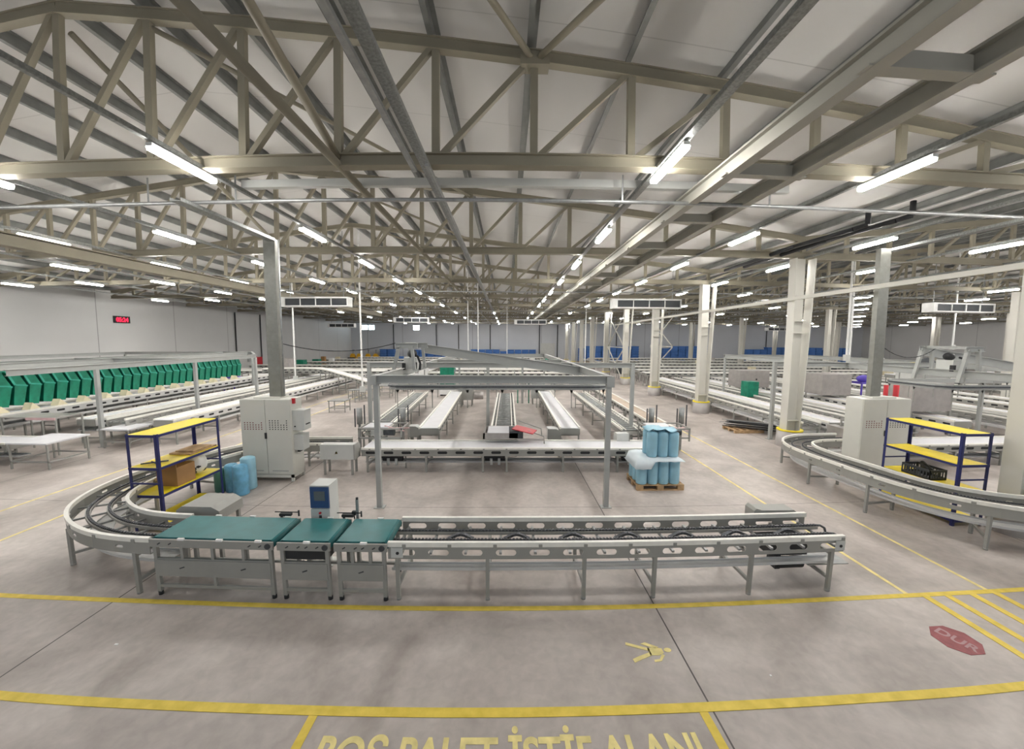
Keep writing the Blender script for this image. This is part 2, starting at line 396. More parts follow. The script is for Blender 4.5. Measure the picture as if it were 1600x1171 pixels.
# twin runway beams with cross stubs (bottom flanges light)
for i,x in enumerate((3.42,4.45)):
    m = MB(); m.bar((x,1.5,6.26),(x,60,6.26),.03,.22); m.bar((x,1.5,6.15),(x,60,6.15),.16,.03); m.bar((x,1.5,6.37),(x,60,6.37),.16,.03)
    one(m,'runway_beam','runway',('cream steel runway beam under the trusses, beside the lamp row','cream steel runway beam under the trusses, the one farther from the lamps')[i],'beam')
for k in range(14):
    y = 3.5+2.35*k
    one(MB().bar((3.5,y,6.24),(4.38,y,6.24),.1,.16).bar((3.3,y,6.15),(4.6,y,6.15),.14,.02),'runway_stub','runway','short cream cross piece linking the runway beams, %s from the front' % FIRST[k],'beam stub','cross pieces between the runway beams')
# trays, pipes
def perftray(x0,x1,y0,y1,z,w=.14):
    m = MB(); m.bar((x0,y0,z),(x1,y1,z),w,.012); m.bar((x0-w/2,y0,z+.03),(x1-w/2,y1,z+.03),.008,.06); m.bar((x0+w/2,y0,z+.03),(x1+w/2,y1,z+.03),.008,.06); return m
one(perftray(-1.3,-1.3,2.0,62.5,6.34,.13),'cable_tray','tray','perforated galvanised cable tray running away from the top centre','cable tray')
one(MB().bar((-1.42,2,6.2),(-1.42,6,6.2),.07,.05).bar((-1.2,5.8,6.2),(-1.2,11.5,6.2),.05,.04),'cable_conduit','galv','thin galvanised conduit beside the perforated tray at top centre','conduit')
one(perftray(-5.86,-5.86,6.7,9.5,6.06,.2),'cable_tray','tray','perforated galvanised cable tray reaching the top of the left riser','cable tray')
one(perftray(10.3,10.3,6.7,9.9,6.06,.2),'cable_tray','tray','perforated galvanised cable tray reaching the top of the right riser','cable tray')
one(MB().box(-5.0,5.4,7.22,7.34,6.46,6.60),'cable_duct','lgrey','pale square duct crossing just behind the nearest truss','duct')
one(MB().cyl((-14,7.06,6.15),(12.5,7.12,6.15),.035,10),'water_pipe','galv','long thin silver pipe hung across the hall in front','pipe')
hp = MB()
for x in (-6.7,-5.0,2.1,4.9): 
    hp = MB(); hp.bar((x,7.06,6.15),(x,7.06,6.62),.03,.012)
    one(hp,'pipe_hanger','galv','steel strap holding the front pipe, %s of four from the left' % {-6.7:'first',-5.0:'second',2.1:'third',4.9:'last'}[x],'pipe hanger','straps holding the front pipe')
for i,y in enumerate((18.6,31,43,52)):
    one(MB().cyl((-12,y+1,6.1),(24,y+1,6.1),.03,8),'water_pipe','galv','thin silver cross pipe under the roof, %s beyond the front one' % ('first','second','third','fourth')[i],'pipe','far cross pipes')
one(MB().bar((9.45,4.6,5.05),(9.75,34,5.05),.10,.11),'service_beam','column','long cream rail running beside the columns above head height','rail')
one(MB().bar((-12.0,5.0,5.98),(-12.0,36,5.98),.34,.26).bar((-12,5,6.14),(-12,36,6.14),.5,.03),'service_duct','cream','broad cream duct slanting across the upper left below the lamps','duct')
for i,(y,z) in enumerate(((9.4,6.6),(8.6,6.55))):
    one(MB().tube([(9.2+i*.35,y,6.95),(9.2+i*.35,y,6.62),(9.0+i*.35,y+.2,6.55),(8.7+i*.35,y+1.9,6.5),(8.9+i*.3,y+6,6.5)],.06,10),'drain_pipe','black','black drain pipe with elbow under the gutter, %s' % ('nearer the lamps','nearer the columns')[i],'pipe')

# ------------------------------------------------------------------ columns with round guards
def column_proto(loc, label):
    t = thing('steel_column', loc, label, 'column', 'steel columns')
    m = MB()
    m.bar((-.23,0,0),(-.23,0,6.4),.03,.32,(0,1,0)); 
    m = MB(); m.box(-.26,-.22,-.17,.17,0,6.4); m.box(-.22,.18,-.012,.012,0,6.4)
    m.add([(.18,-.17,0),(.22,-.17,0),(.22,.17,0),(.18,.17,0),(.42,-.17,6.4),(.46,-.17,6.4),(.46,.17,6.4),(.42,.17,6.4)],[(0,3,2,1),(4,5,6,7),(0,1,5,4),(1,2,6,5),(2,3,7,6),(3,0,4,7)])
    m.add([(.18,-.012,0),(.18,.012,0),(.42,.012,6.4),(.42,-.012,6.4)],[(0,1,2,3),(3,2,1,0)])
    for z in (.9,3.9,4.3): m.box(-.22,.2,-.15,.15,z,z+.02)
    m.obj('shaft','column',t)
    g_ = MB().lathe([(.40,0),(.40,.55),(.37,.55),(.37,0)],28); g_.obj('guard','steel',t)
    MB().lathe([(.30,.53),(.405,.555),(.405,.60),(.30,.60)],28).obj('guard_cap','yellow',t)
    return t
cp = None
for k in range(10):
    lab = 'cream steel column with round grey foot guard, %s in the row beside the walkway' % ORD[k]
    if cp is None: cp = column_proto((9.85,TY[0],0), lab)
    else: dup(cp, (9.85,TY[k],0), lab)
for x,rn in ((27.35,'third'),(44.8,'far')):
    for k in range(2,10,2 if x < 30 else 1):
        dup(cp, (x,TY[k],0), 'cream steel column standing among the distant lines, %s along the %s row' % (ORD[k], rn))
# cross braced frames between columns
def xbrace(x, y0, y1, lab):
    t = thing('cross_brace',(x,y0,0),lab,'wall bracing','crossed braces between columns'); L_ = y1-y0
    for z in (0.1,3.1): 
        MB().cyl((0,.2,z),(0,L_-.2,z+2.9),.05,8).obj('diagonal_brace','column',t); MB().cyl((0,L_-.2,z),(0,.2,z+2.9),.05,8).obj('diagonal_brace','column',t)
    MB().cyl((0,.2,3.05),(0,L_-.2,3.05),.05,8).obj('strut','column',t); return t
xbrace(9.85,TY[4]+.35,TY[5]-.35,'crossed cream bracing between two distant columns beside the walkway')
xbrace(16.0,36,42,'crossed cream bracing standing beyond the right hand lines')

# ------------------------------------------------------------------ tube lamps
RX = [2.48+3.75*i for i in range(-7, 17)]
RX = [x for x in RX if XL+1 < x < XR-1]
LY = [5.95, 9.98, 13.75, 17.7]+[17.7+3.92*i for i in range(1,12)]
lp = None
def rowname(i, x):
    n_ = RX.index(x)
    return FIRST[n_]
for x in RX:
    for j,y in enumerate(LY):
        if abs(x+1.27) < .3 and y < 33: continue
        if x < -14 and j == 0: continue
        if x < -20 and (j % 2 == 0): continue
        if j > 5 and j % 2: continue
        if x > 11 and j > 1 and (j+RX.index(x)) % 2: continue
        lab = 'lit white tube lamp, %s in lamp row %s from the left wall' % (ORD[j] if j else 'frontmost', rowname(0,x))
        if lp is None:
            lp = thing('tube_lamp',(x,y,6.32),lab,'ceiling lamp','lit tube lamps under the trusses')
            MB().box(-.045,.045,-.62,.62,.0,.05).obj('housing','lgrey',lp)
            m = MB(); m.prism([(-.06,0),(-.05,-.045),(.05,-.045),(.06,0)],-.6,.6); m.obj('diffuser','lamp',lp)
        else: 
            if not KIDS.get('lamp'): KIDS['lamp'] = kids(lp)
            dup(lp,(x,y,6.32),lab,ks=KIDS['lamp'])
for x in RX:
    if abs(x+1.27) < .3: continue
    y0 = 2.2 if abs(x) < 10 else 5.0
    if x < -14: y0 = 9
    one(perftray(x,x,y0,62,6.40,.07 if abs(x-2.48) > .3 else .12),'lamp_rail','tray','thin galvanised rail carrying lamp row %s counted from the left wall' % rowname(0,x),'lamp rail','rails carrying the lamps')

# ------------------------------------------------------------------ cooling units hung from the roof
def cooler(x,y,z,w,lab):
    t = thing('cooling_unit',(x,y,z),lab,'air cooler','long cooling units hung under the roof')
    m = MB(); m.box(-w/2,w/2,.0,.7,.42,.5); m.box(-w/2,w/2,0,.7,0,.06); m.box(-w/2,-w/2+.25,0,.7,.06,.42); m.box(w/2-.06,w/2,0,.7,.06,.42); m.box(-w/2,w/2,.62,.7,0,.5)
    n_ = 4; c0 = -w/2+.25; cw = (w-.31)/n_
    for i in range(1,n_): m.box(c0+i*cw-.02,c0+i*cw+.02,-.01,.1,.06,.42)
    m.obj('casing','whitep',t)
    for i in range(n_): MB().box(c0+i*cw+.02,c0+(i+1)*cw-.02,.04,.08,.07,.41).obj('grille','dark',t)
    for s in (-1,1): MB().bar((s*w*.4,.35,.5),(s*w*.4,.35,zt(x+s*w*.4)+.44-z),.03,.03).obj('hanger','galv',t)
    return t
cooler(-10.1,19.9,5.35,3.6,'long white cooling unit with dark grilles, left one of the nearest pair')
cooler(7.5,20.2,5.35,3.7,'long white cooling unit with dark grilles hung right of the runway beams')
cooler(25.1,19.4,5.35,3.8,'long white cooling unit behind the right riser, beyond the columns')
cooler(-9.5,37.5,5.35,3.4,'distant cooling unit behind the left one of the nearest pair')
cooler(2.5,40,5.35,3.4,'distant cooling unit hung beyond the runway beams')
cooler(42,57,5.35,3.8,'distant cooling unit near the back wall, right of the columns')
cooler(-21,48,5.2,3.4,'distant dark cooling unit near the left wall')

# ------------------------------------------------------------------ conveyors
class Path:
    def __init__(s, pts, step=.12, smooth=True):
        P = [Vector(p) for p in pts]
        if len(P) > 2 and smooth:
            Q = []
            for i in range(len(P)-1):
                p0 = P[max(i-1,0)]; p1 = P[i]; p2 = P[i+1]; p3 = P[min(i+2,len(P)-1)]
                k = max(2,int((p2-p1).length/step))
                for j in range(k):
                    u = j/k; Q.append(.5*((2*p1)+(p2-p0)*u+(2*p0-5*p1+4*p2-p3)*u*u+(3*p1-p0-3*p2+p3)*u**3))
            Q.append(P[-1]); P = Q
        s.p = P; s.n = []
        for i in range(len(P)):
            d = (P[min(i+1,len(P)-1)]-P[max(i-1,0)]); d.z = 0; d.normalize(); s.n.append(Vector((-d.y,d.x,0)))   # left normal
        s.s = [0]
        for a,b in zip(P,P[1:]): s.s.append(s.s[-1]+(b-a).length)
        s.L = s.s[-1]
    def at(s, t, o=0, z=0):
        t = min(max(t,0),s.L); i = 0
        while i < len(s.s)-2 and s.s[i+1] < t: i += 1
        u = (t-s.s[i])/max(1e-9,s.s[i+1]-s.s[i]); n_ = s.n[i].lerp(s.n[i+1],u).normalized()
        return s.p[i].lerp(s.p[i+1],u)+n_*o+Vector((0,0,z))
def slot_plate(m, path, o, th, z0, z1, pitch, sl, sh, n=10, off=0):
    cells = max(1, round(path.L/pitch)); pt = path.L/cells; zc = (z0+z1)/2
    for c in range(cells):
        s0 = c*pt; sc = s0+pt/2
        inner = []; outer = []
        for i in range(n):
            a = 2*math.pi*(i+.5)/n; ca, sa = math.cos(a), math.sin(a)
            ix = (sl/2-sh/2)*(1 if ca > 0 else -1)+ca*sh/2; iz = sa*sh/2
            q = max(abs(ca)/(pt/2), abs(sa)/((z1-z0)/2)) 
            inner.append((sc+ix, zc+iz)); outer.append((sc+ca/q, zc+sa/q))
        cor = [(sc+pt/2,z1),(sc-pt/2,z1),(sc-pt/2,z0),(sc+pt/2,z0)]
        # snap the nearest outer vertices to the cell corners
        for cx,cz in cor:
            j = min(range(n), key=lambda i: (outer[i][0]-cx)**2+((outer[i][1]-cz)*2)**2); outer[j] = (cx,cz)
        vs_ = [path.at(s,oo,z) for oo in (o-th/2,o+th/2) for s,z in inner+outer]
        f = []
        for i in range(n):
            j = (i+1)%n
            f.append((i,j,n+j,n+i)); f.append((2*n+j,2*n+i,3*n+i,3*n+j)); f.append((j,i,2*n+i,2*n+j)); f.append((n+i,n+j,3*n+j,3*n+i))
        m.add(vs_, f)
    return m
def leg_frame(m, path, s, w, ztop, foot=.03, th=.05, low=.2, splay=0):
    a = path.at(s,-w/2); b = path.at(s,w/2); zt_ = a.z+ztop
    for p in (a,b):
        m.bar((p.x,p.y,.02),(p.x,p.y,zt_),th,th,(0,1,0)); m.cyl((p.x,p.y,0),(p.x,p.y,.03),.035,8)
    for z in (low, zt_-.05): m.bar((a.x,a.y,z),(b.x,b.y,z),th*.8,th*.8)
    return m
def conveyor(name, pts, w, label, cat='conveyor', kind='belt', group=None, legs=2.0, plate=.17, pitch=.46, sl=.26, sh=.075, fine=True, tray=True, guide='guide', belt='belt', leg_at=None, smooth=True, gh=.065, plate_mt='grey', under=False, tray_o=0, tray_w=.15):
    """pts give the centre line at the height of the guide rail tops"""
    o0 = Vector(pts[0]); base = thing(name,(o0.x,o0.y,0),label,cat,group)
    P = Path([(p[0]-o0.x,p[1]-o0.y,p[2]) for p in pts], smooth=smooth)
    h = w/2
    for s_ in (-1,1):
        g = MB().sweep(P,*sorted((s_*(h-.005),s_*(h-.06))),-gh,0); sub(base,g,'guide_rail',guide)
        m = MB(); slot_plate(m,P,s_*(h-.02),.012,-gh-plate,-gh,pitch,sl,sh,n=12 if fine else 8)
        m.sweep(P,*sorted((s_*(h-.02),s_*(h-.06))),-gh-plate-.012,-gh-plate)
        sub(base,m,'side_plate',plate_mt)
        if fine:
            m = MB()
            for i in range(int(P.L/.62)+1):
                q = P.at(.2+i*.62, s_*(h-.003), -.05); q2 = P.at(.2+i*.62+.05, s_*(h-.003), -.05); m.bar(q,q2,.012,.05)
            sub(base,m,'rail_clip','grey')
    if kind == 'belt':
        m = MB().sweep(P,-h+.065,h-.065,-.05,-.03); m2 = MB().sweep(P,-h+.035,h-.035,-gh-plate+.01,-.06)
        sub(base,m,'belt',belt); sub(base,m2,'slot_shade_fill','black')  # black fill between the plates stands in for shade seen through the slots
        for e in (0,P.L):
            a = P.at(e,-h+.03,-gh-plate/2); b = P.at(e,h-.03,-gh-plate/2); sub(base,MB().bar(a,b,.02,plate+.02),'end_plate','grey')
    elif kind == 'roller':
        m = MB(); n_ = int(P.L/.27)
        for i in range(n_):
            a = P.at(.1+i*.27,-h+.05,-.06); b = P.at(.1+i*.27,h-.05,-.06); m.cyl(a,b,.032,8)
        sub(base,m,'roller_bed','galv')
        sub(base,MB().sweep(P,-h+.04,h-.04,-.20,-.19),'under_pan','grey')
        sub(base,MB().sweep(P,-h+.14,-h+.17,-.05,-.02).sweep(P,h-.17,h-.14,-.05,-.02),'wear_strip',guide)
    elif kind in ('chain','doublechain'):
        for s_ in (-1,1):
            m = MB().sweep(P,s_*.13-.035,s_*.13+.035,-.15,-.11); sub(base,m,'chain_guide','grey')
            m = MB(); n_ = int(P.L/(.05 if fine else .2))
            m.sweep(P,s_*.13-.012,s_*.13+.012,-.11,-.095)
            if fine:
                for i in range(n_): 
                    a = P.at(i*.05+.008,s_*.13,-.095); b = P.at(i*.05+.038,s_*.13,-.095); m.bar(a,b,.036,.026)
            sub(base,m,'chain','chain')
        m = MB()
        for i in range(int(P.L/.48)+1):
            a = P.at(.1+i*.48,-h+.03,-.17); b = P.at(.1+i*.48,h-.03,-.17); m.bar(a,b,.035,.03)
        sub(base,m,'cross_member','galv')
    if under:
        m = MB().sweep(P,-h+.02,h-.02,-.46,-.45).sweep(P,-h+.02,-h+.03,-.45,-.38).sweep(P,h-.03,h-.02,-.45,-.38)
        sub(base,m,'under_tray','lplate')
    if tray:
        q = tray_o; w2 = tray_w; m = MB().sweep(P,q-w2,q+w2,-.50,-.49).sweep(P,q-w2-.005,q-w2+.005,-.50,-.46).sweep(P,q+w2-.005,q+w2+.005,-.50,-.46)
        sub(base,m,'return_tray','lplate')
    st = leg_at if leg_at else [min(P.L-.12,.12+i*legs) for i in range(int(P.L/legs)+1)]
    for s in st:
        z_ = P.at(s).z
        m = MB(); leg_frame(m,P,s,w-.08,-gh-plate)
        sub(base,m,'leg_frame','grey')
    base['_L'] = P.L
    return base

# front chain conveyor right of the green belts
FC = conveyor('chain_conveyor',[(-1.62,5.27,.86),(4.84,5.27,.86)],.80,'long grey chain conveyor with oval slots, right of the green belts in front',kind='chain',leg_at=[.12,1.36,2.70,3.69,5.09,6.30],tray_o=-.17,tray_w=.07,sl=.28,sh=.09)
def humps():
    m = MB()
    for i in range(7):
        x = .95+i*.82
        pts = [(x+.42*(j/8-.5)*.9,.0,.70+.075*math.sin(math.pi*j/8)**1.5) for j in range(9)]
        for a,b in zip(pts,pts[1:]): m.bar(a,b,.06,.035)
    return m
sub(FC,humps(),'slack_chain','chain')
m = MB()
for s_ in (-.13,.13): m.tube([(6.40,s_,.765),(6.52,s_,.755),(6.60,s_,.71),(6.62,s_,.65)],.018,6)
sub(FC,m,'end_chain','chain')
sub(FC,MB().cyl((6.38,-.40,.72),(6.38,-.418,.72),.035,14).box(6.31,6.45,-.412,-.40,.65,.79),'end_bearing','lgrey')
sub(FC,MB().cyl((.14,-.40,.72),(.14,-.418,.72),.035,14).box(.05,.21,-.412,-.40,.65,.79),'start_bearing','lgrey')
for x in (.14,6.38): sub(FC,MB().cyl((x,-.418,.72),(x,-.424,.72),.022,12),'bearing_eye','black')
sub(FC,MB().prism([(5.62,.88),(5.66,.92),(5.75,.89),(6.30,.88),(6.36,.84),(6.36,.70),(5.62,.70)],.42,.66),'drive_hood','grey')
sub(FC,MB().box(5.55,6.15,-.1,.28,.42,.60).cyl((5.7,-.05,.28),(6.1,-.05,.28),.085,14).box(5.66,5.74,-.1,.1,.2,.42),'drive_motor','black')
sub(FC,MB().box(6.1,6.75,-.2,.25,.30,.315),'drip_pan','galv')

# C-shaped curve conveyor
OUT = [(-4.95,4.83,.86),(-5.5,4.86,.86),(-6.2,5.05,.86),(-6.85,5.42,.86),(-7.27,5.93,.86),(-7.45,6.6,.855),(-7.48,7.5,.84),(-7.38,8.8,.77),(-7.05,9.8,.71),(-6.4,10.55,.68),(-5.6,10.80,.67),(-4.7,10.82,.67)]
def cpath(dx,dy):
    q = []
    for x,y,z in OUT: q.append((x+dx, y+dy+(.40 if False else 0), z))
    return q
def ccurve(dx,dy,lab):
    pts = [(-4.98,5.24),(-5.4,5.26),(-5.95,5.36),(-6.5,5.60),(-6.98,5.98),(-7.28,6.50),(-7.42,7.15),(-7.42,7.9),(-7.32,8.8),(-7.12,9.75),(-6.7,10.42),(-6.0,10.80),(-5.3,10.90),(-4.7,10.90)]
    zs = [.86]*7+[.84,.78,.73,.70,.68,.67,.67]
    return conveyor('curve_conveyor',[(x+dx,y+dy,z) for (x,y),z in zip(pts,zs)],.80,lab,kind='chain',pitch=.9,sl=.12,sh=.04,leg_at=[.25,1.9,3.4,5.0,6.6,8.0])
ccurve(0,0,'grey curved chain conveyor with white rails wrapping round the left yellow shelf')
ccurve(15.42,.28,'grey curved chain conveyor with white rails wrapping round the right yellow shelf')
conveyor('chain_conveyor',[(10.4,5.53,.86),(13.5,5.53,.86)],.80,'grey chain conveyor leaving the frame beyond the right curve',kind='chain')

# green belt sections
def belt_unit(x0,x1,lab,panels):
    t = thing('belt_conveyor',(x0,4.86,0),lab,'belt conveyor','green belt conveyors in front'); L_ = x1-x0; D = .72
    m = MB()
    for y in (0,D): m.box(0,L_,y-.015,y+.015,.735,.845)
    m.obj('side_plate','grey',t)
    m = MB(); m.box(.04,L_-.04,.03,D-.03,.835,.862); m.cyl((.05,.03,.815),(.05,D-.03,.815),.045,12); m.cyl((L_-.05,.03,.815),(L_-.05,D-.03,.815),.045,12); m.box(.05,L_-.05,.04,D-.04,.77,.8)
    m.obj('belt','gbelt',t)
    for x in (.035,L_-.035): MB().cyl((x,.02,.80),(x,D-.02,.80),.05,14).obj('end_roller','gbelt2',t)
    for x in (.03,L_-.08):
        for y in (0,D-.05):
            lg = MB().box(x,x+.05,y,y+.05,.05,.74).obj('leg','grey',t); KIDS.setdefault('x',[])
            MB().cyl((x+.025,y+.025,0),(x+.025,y+.025,.055),.032,10).obj('foot','black',lg)
    m = MB()
    for y in (0,D-.05):
        m.box(.05,L_-.05,y+.005,y+.045,.52,.56)
        m.box(.05,L_-.05,y+.005,y+.045,.12,.16)
        for i in range(1,panels+1):
            x = L_*i/(panels+1); m.box(x-.02,x+.02,y+.005,y+.045,.56,.74)
        if L_ > 1: m.box(L_/2-.02,L_/2+.02,y+.005,y+.045,.16,.52)
    m.obj('frame','grey',t)
    MB().box(.06,L_-.06,-.008,.004,.30,.54).obj('apron_panel','grey',t)
    m = MB()
    for i in range(2 if L_ > 1 else 1):
        x = L_*(i+.5)/(2 if L_ > 1 else 1); m.bar((x-.04,-.011,.42),(x+.03,-.011,.445),.004,.015)
    m.obj('pull_slot','dark',t)
    m = MB()
    for i in range(3 if L_ > 1 else 1):
        x = L_*(i+.75)/3.2 if L_ > 1 else L_*.5
        m.box(x,x+.09,-.018,.012,.84,.868); m.box(x,x+.09,D-.012,D+.018,.84,.868)
    m.obj('belt_guide','whitep',t)
    m = MB()
    for x in (.12,.28,L_-.35,L_-.2): m.bar((x,-.017,.775),(x+.04,-.017,.80),.004,.016)
    m.cyl((L_-.07,-.03,.79),(L_-.07,-.012,.79),.04,12)
    m.obj('tension_slot','dark',t)
    return t
belt_unit(-4.98,-3.20,'long green belt conveyor on grey legs next to the left curve',3)
belt_unit(-3.14,-2.40,'middle of three green belt conveyors, in front of the control box',0)
b3 = belt_unit(-2.35,-1.62,'short green belt conveyor butting against the grey chain conveyor',2)
one(MB().box(-3.10,-2.46,4.90,5.5,.58,.72),'scale_box','black','black load cell housing slung under the middle green belt','scale housing')
# sheet metal hood behind first belt
one(MB().prism([(-5.35,.86),(-5.25,.93),(-4.75,.93),(-4.62,.86),(-4.62,.70),(-5.35,.70)],5.72,6.28).box(-5.3,-5.25,5.75,5.8,0,.7).box(-4.7,-4.65,5.75,5.8,0,.7).box(-5.3,-5.25,6.2,6.25,0,.7).box(-4.7,-4.65,6.2,6.25,0,.7),'drive_hood','grey','low grey sheet metal hood between left curve end and yellow shelf','machine hood')
# control box
t = thing('control_box',(-3.05,5.62,0),'white control box with blue screen panel behind the middle green belt','control box')
MB().box(0,.30,.02,.32,.62,1.36).box(.0,.30,0,.02,.62,.98).box(.0,.30,0,.02,1.34,1.36).obj('housing','lgrey',t)
MB().box(.10,.2,.1,.2,.02,.62).box(.03,.27,.03,.29,0,.02).obj('pedestal','lgrey',t)
MB().box(.005,.295,-.008,.02,1.0,1.335).obj('blue_panel','panelblue',t)
MB().box(.07,.24,-.014,-.008,1.12,1.27).obj('screen','screen',t)
MB().cyl((.15,-.02,.92),(.15,0,.92),.018,12).obj('red_button','red',t)
MB().cyl((.15,-.02,.84),(.15,0,.84),.018,12).box(.13,.17,-.006,0,.8,.88).obj('black_button','black',t)
# sensors beside the belts
t = thing('sensor_post',(-2.33,5.66,0),'thin grey sensor post with black clamp behind the short green belt','sensor post')
MB().bar((0,0,.02),(0,0,1.13),.04,.03).box(-.06,.06,-.05,.05,0,.02).obj('post','galv',t); MB().box(-.08,-.02,-.03,.02,.88,.94).bar((-.06,0,.9),(-.04,0,.72),.015,.015).cyl((0,0,1.13),(0,0,1.16),.02,8).obj('sensor','black',t)
for x,l2 in ((-3.55,'black cable clamp behind the joint of the first two green belts'),(-2.56,'black cable clamp behind the joint of the last two green belts')):
    one(MB().box(x,x+.18,5.60,5.66,.86,.90).bar((x-.08,5.63,.92),(x+.3,5.63,.92),.015,.012).cyl((x+.3,5.63,.86),(x+.3,5.63,.95),.014,8).box(x+.02,x+.05,5.597,5.62,.75,.86),'sensor_bracket','black',l2,'sensor bracket')

# ------------------------------------------------------------------ yellow boarded shelving
def shelving(x,y,lab,levels,W2=.58,D2=1.55,H=1.88):
    t = thing('shelving_unit',(x,y,0),lab,'shelving','yellow boarded shelving units')
    for px in (0,W2):
        for py in (0,D2):
            m = MB(); m.box(px-.025,px+.025,py-.004,py+.004,0,H); m.box(px-.025 if px == 0 else px+.017,px-.017 if px == 0 else px+.025,*(sorted((py,py+(.05 if py == 0 else -.05)))),0,H)
            m.obj('post','navy',t)
    for z in levels:
        MB().box(.0,W2,.0,D2,z-.012,z).obj('shelf_board','yellow',t)
        MB().box(-.02,W2+.02,-.015,.0,z-.05,z).box(-.02,W2+.02,D2,D2+.015,z-.05,z).box(-.022,-.002,0,D2,z-.05,z-.006).box(W2+.002,W2+.022,0,D2,z-.05,z-.006).obj('shelf_frame','navy',t)
    MB().box(0,W2,-.012,.008,.93,.96).box(0,W2,D2-.008,D2+.012,.93,.96).obj('end_brace','navy',t)
    return t
shelving(-7.0,6.60,'blue framed shelving with yellow boards inside the left curve, boxes on it',(.13,.72,1.25,1.87),.55)
shelving(8.86,6.62,'blue framed shelving with yellow boards inside the right curve, crate on it',(.13,.72,1.25,1.87),.6)
one(MB().box(-6.93,-6.5,7.05,7.50,.72,1.10).box(-6.93,-6.5,7.04,7.06,1.10,1.16),'cardboard_box','card','open brown cardboard box on the left shelving, below the wooden board','box')
m = MB(); m.ball((-6.72,7.80,.95),.2,.22,.22); one(m,'plastic_bag','whitep','white plastic bag bulging beside the brown box on the left shelving','bag')
m = MB(); 
for i in range(9): m.ball((-6.6+random.uniform(-.1,.07),7.72+random.uniform(-.15,.2),.80+random.uniform(0,.12)),.06,.07,.05,8,5)
one(m,'cable_coil','black','tangled black cable heap on the left shelving beside the white bag','cable')
one(MB().box(-6.95,-6.48,7.4,8.12,1.255,1.285).box(-6.9,-6.5,7.5,8.0,1.29,1.31),'wooden_board','wood','brown wooden boards lying on the third level of the left shelving','boards')
one(MB().bar((-6.9,6.72,1.28),(-6.55,6.95,1.28),.03,.02).bar((-6.85,6.9,1.275),(-6.5,6.7,1.275),.02,.015),'metal_bracket','dark','small dark brackets lying at the near end of the left shelving','bracket')
t = thing('folding_crate',(8.93,7.2,.72),'dark plastic crate on the middle level of the right shelving','crate')
m = MB(); m.box(0,.4,0,.6,0,.015)
for a in ((0,.4,0,.015),(0,.4,.585,.6),(0,.015,0,.6),(.385,.4,0,.6)): m.box(*a,.0,.05).box(*a,.17,.22)
for i in range(7): m.box(i*.06,i*.06+.02,0,.012,0,.2).box(i*.06,i*.06+.02,.588,.6,0,.2)
for i in range(10): m.box(0,.012,i*.064,i*.064+.02,0,.2).box(.388,.4,i*.064,i*.064+.02,0,.2)
m.obj('crate_body','dark',t)
one(MB().ball((9.1,7.42,.86),.12,.14,.1).cyl((9.05,7.3,.9),(9.2,7.6,.98),.05,10),'motor_part','black','black machine part inside the crate on the right shelving','machine part')
# blue wrapped rolls by the left shelving
def wrapped_roll(x,y,z,r,h,mt,lab,group,cap=.03):
    m = MB(); n_ = 14; prof = [(0,0),(r*.9,0),(r,.02),(r*.985,h*.3),(r,h*.6),(r*.98,h-.03),(r*.8,h),(0,h+cap)]
    m.lathe(prof,n_); o = m.obj('wrapped_roll',mt,None,(x,y,z)); return setp(o,lab,'roll',group)
wrapped_roll(-6.22,8.45,0,.17,.70,'foil2','bright blue film-wrapped roll on the floor beside the left shelving, front one','blue rolls by the left shelving')
wrapped_roll(-6.28,8.82,0,.17,.78,'foil','paler blue film-wrapped roll behind the front one beside the left cabinet','blue rolls by the left shelving')
wrapped_roll(-6.56,8.62,0,.15,.66,'foil2','blue film-wrapped roll half hidden by the left shelving post','blue rolls by the left shelving')
wrapped_roll(-6.84,8.60,0,.13,.55,'mint','pale green wrapped roll seen through the left shelving','blue rolls by the left shelving')

# pallet with wrapped rolls
t = thing('pallet',(3.15,8.72,0),'wooden pallet under the pale blue rolls beside the walkway','pallet')
m = MB()
for y in (0,.35,.70): m.box(0,1.15,y,y+.1,0,.022)
m.obj('bottom_board','wood',t)
for x in (0,.5,1.0):
    for y in (0,.35,.7): MB().box(x,x+.15,y,y+.1,.022,.1).obj('block','wood',t)
m = MB()
for i in range(6): m.box(0,1.15,i*.145,i*.145+.11,.122,.144)
for x in (0,.5,1.0): m.box(x,x+.15,0,.82,.1,.122)
m.obj('deck_board','wood',t)
n_ = 0
for j in range(3):
    for i in range(4):
        n_ += 1
        wrapped_roll(3.29+i*.267,8.86+j*.262,.144,.133,.60,'foil','pale blue wrapped roll, lower layer on the pallet, %s row, %s from left' % (('front','middle','back')[j],('first','second','third','last')[i]),'rolls in the lower layer on the pallet')
for j in range(2):
    for i in range(3):
        wrapped_roll(3.55+i*.26,8.93+j*.27,.80,.13,.60,'foil','pale blue wrapped roll in the upper layer on the pallet, %s row, %s' % (('front','back')[j],('left','middle','right')[i]),'rolls in the upper layer on the pallet')
m = MB(); nx, ny = 14, 10
vs_ = []
for j in range(ny):
    for i in range(nx):
        x = 3.08+i*1.20/(nx-1); y = 8.66+j*.96/(ny-1)
        e = min(x-3.08,4.28-x,y-8.66,9.62-y); z = .79-(.16 if e < .02 else .015 if e < .1 else 0)*(1.5 if x < 3.5 else .35)+.008*math.sin(i*2.3+j*1.7)
        vs_.append((x,y,z))
m.add(vs_,[(j*nx+i,j*nx+i+1,(j+1)*nx+i+1,(j+1)*nx+i) for j in range(ny-1) for i in range(nx-1)],True)
o = one(m,'plastic_sheet','white','crumpled white plastic sheet between the two layers of rolls on the pallet','plastic sheet')
sd = o.modifiers.new('s','SOLIDIFY'); sd.thickness = .004
m = MB(); vs_ = []
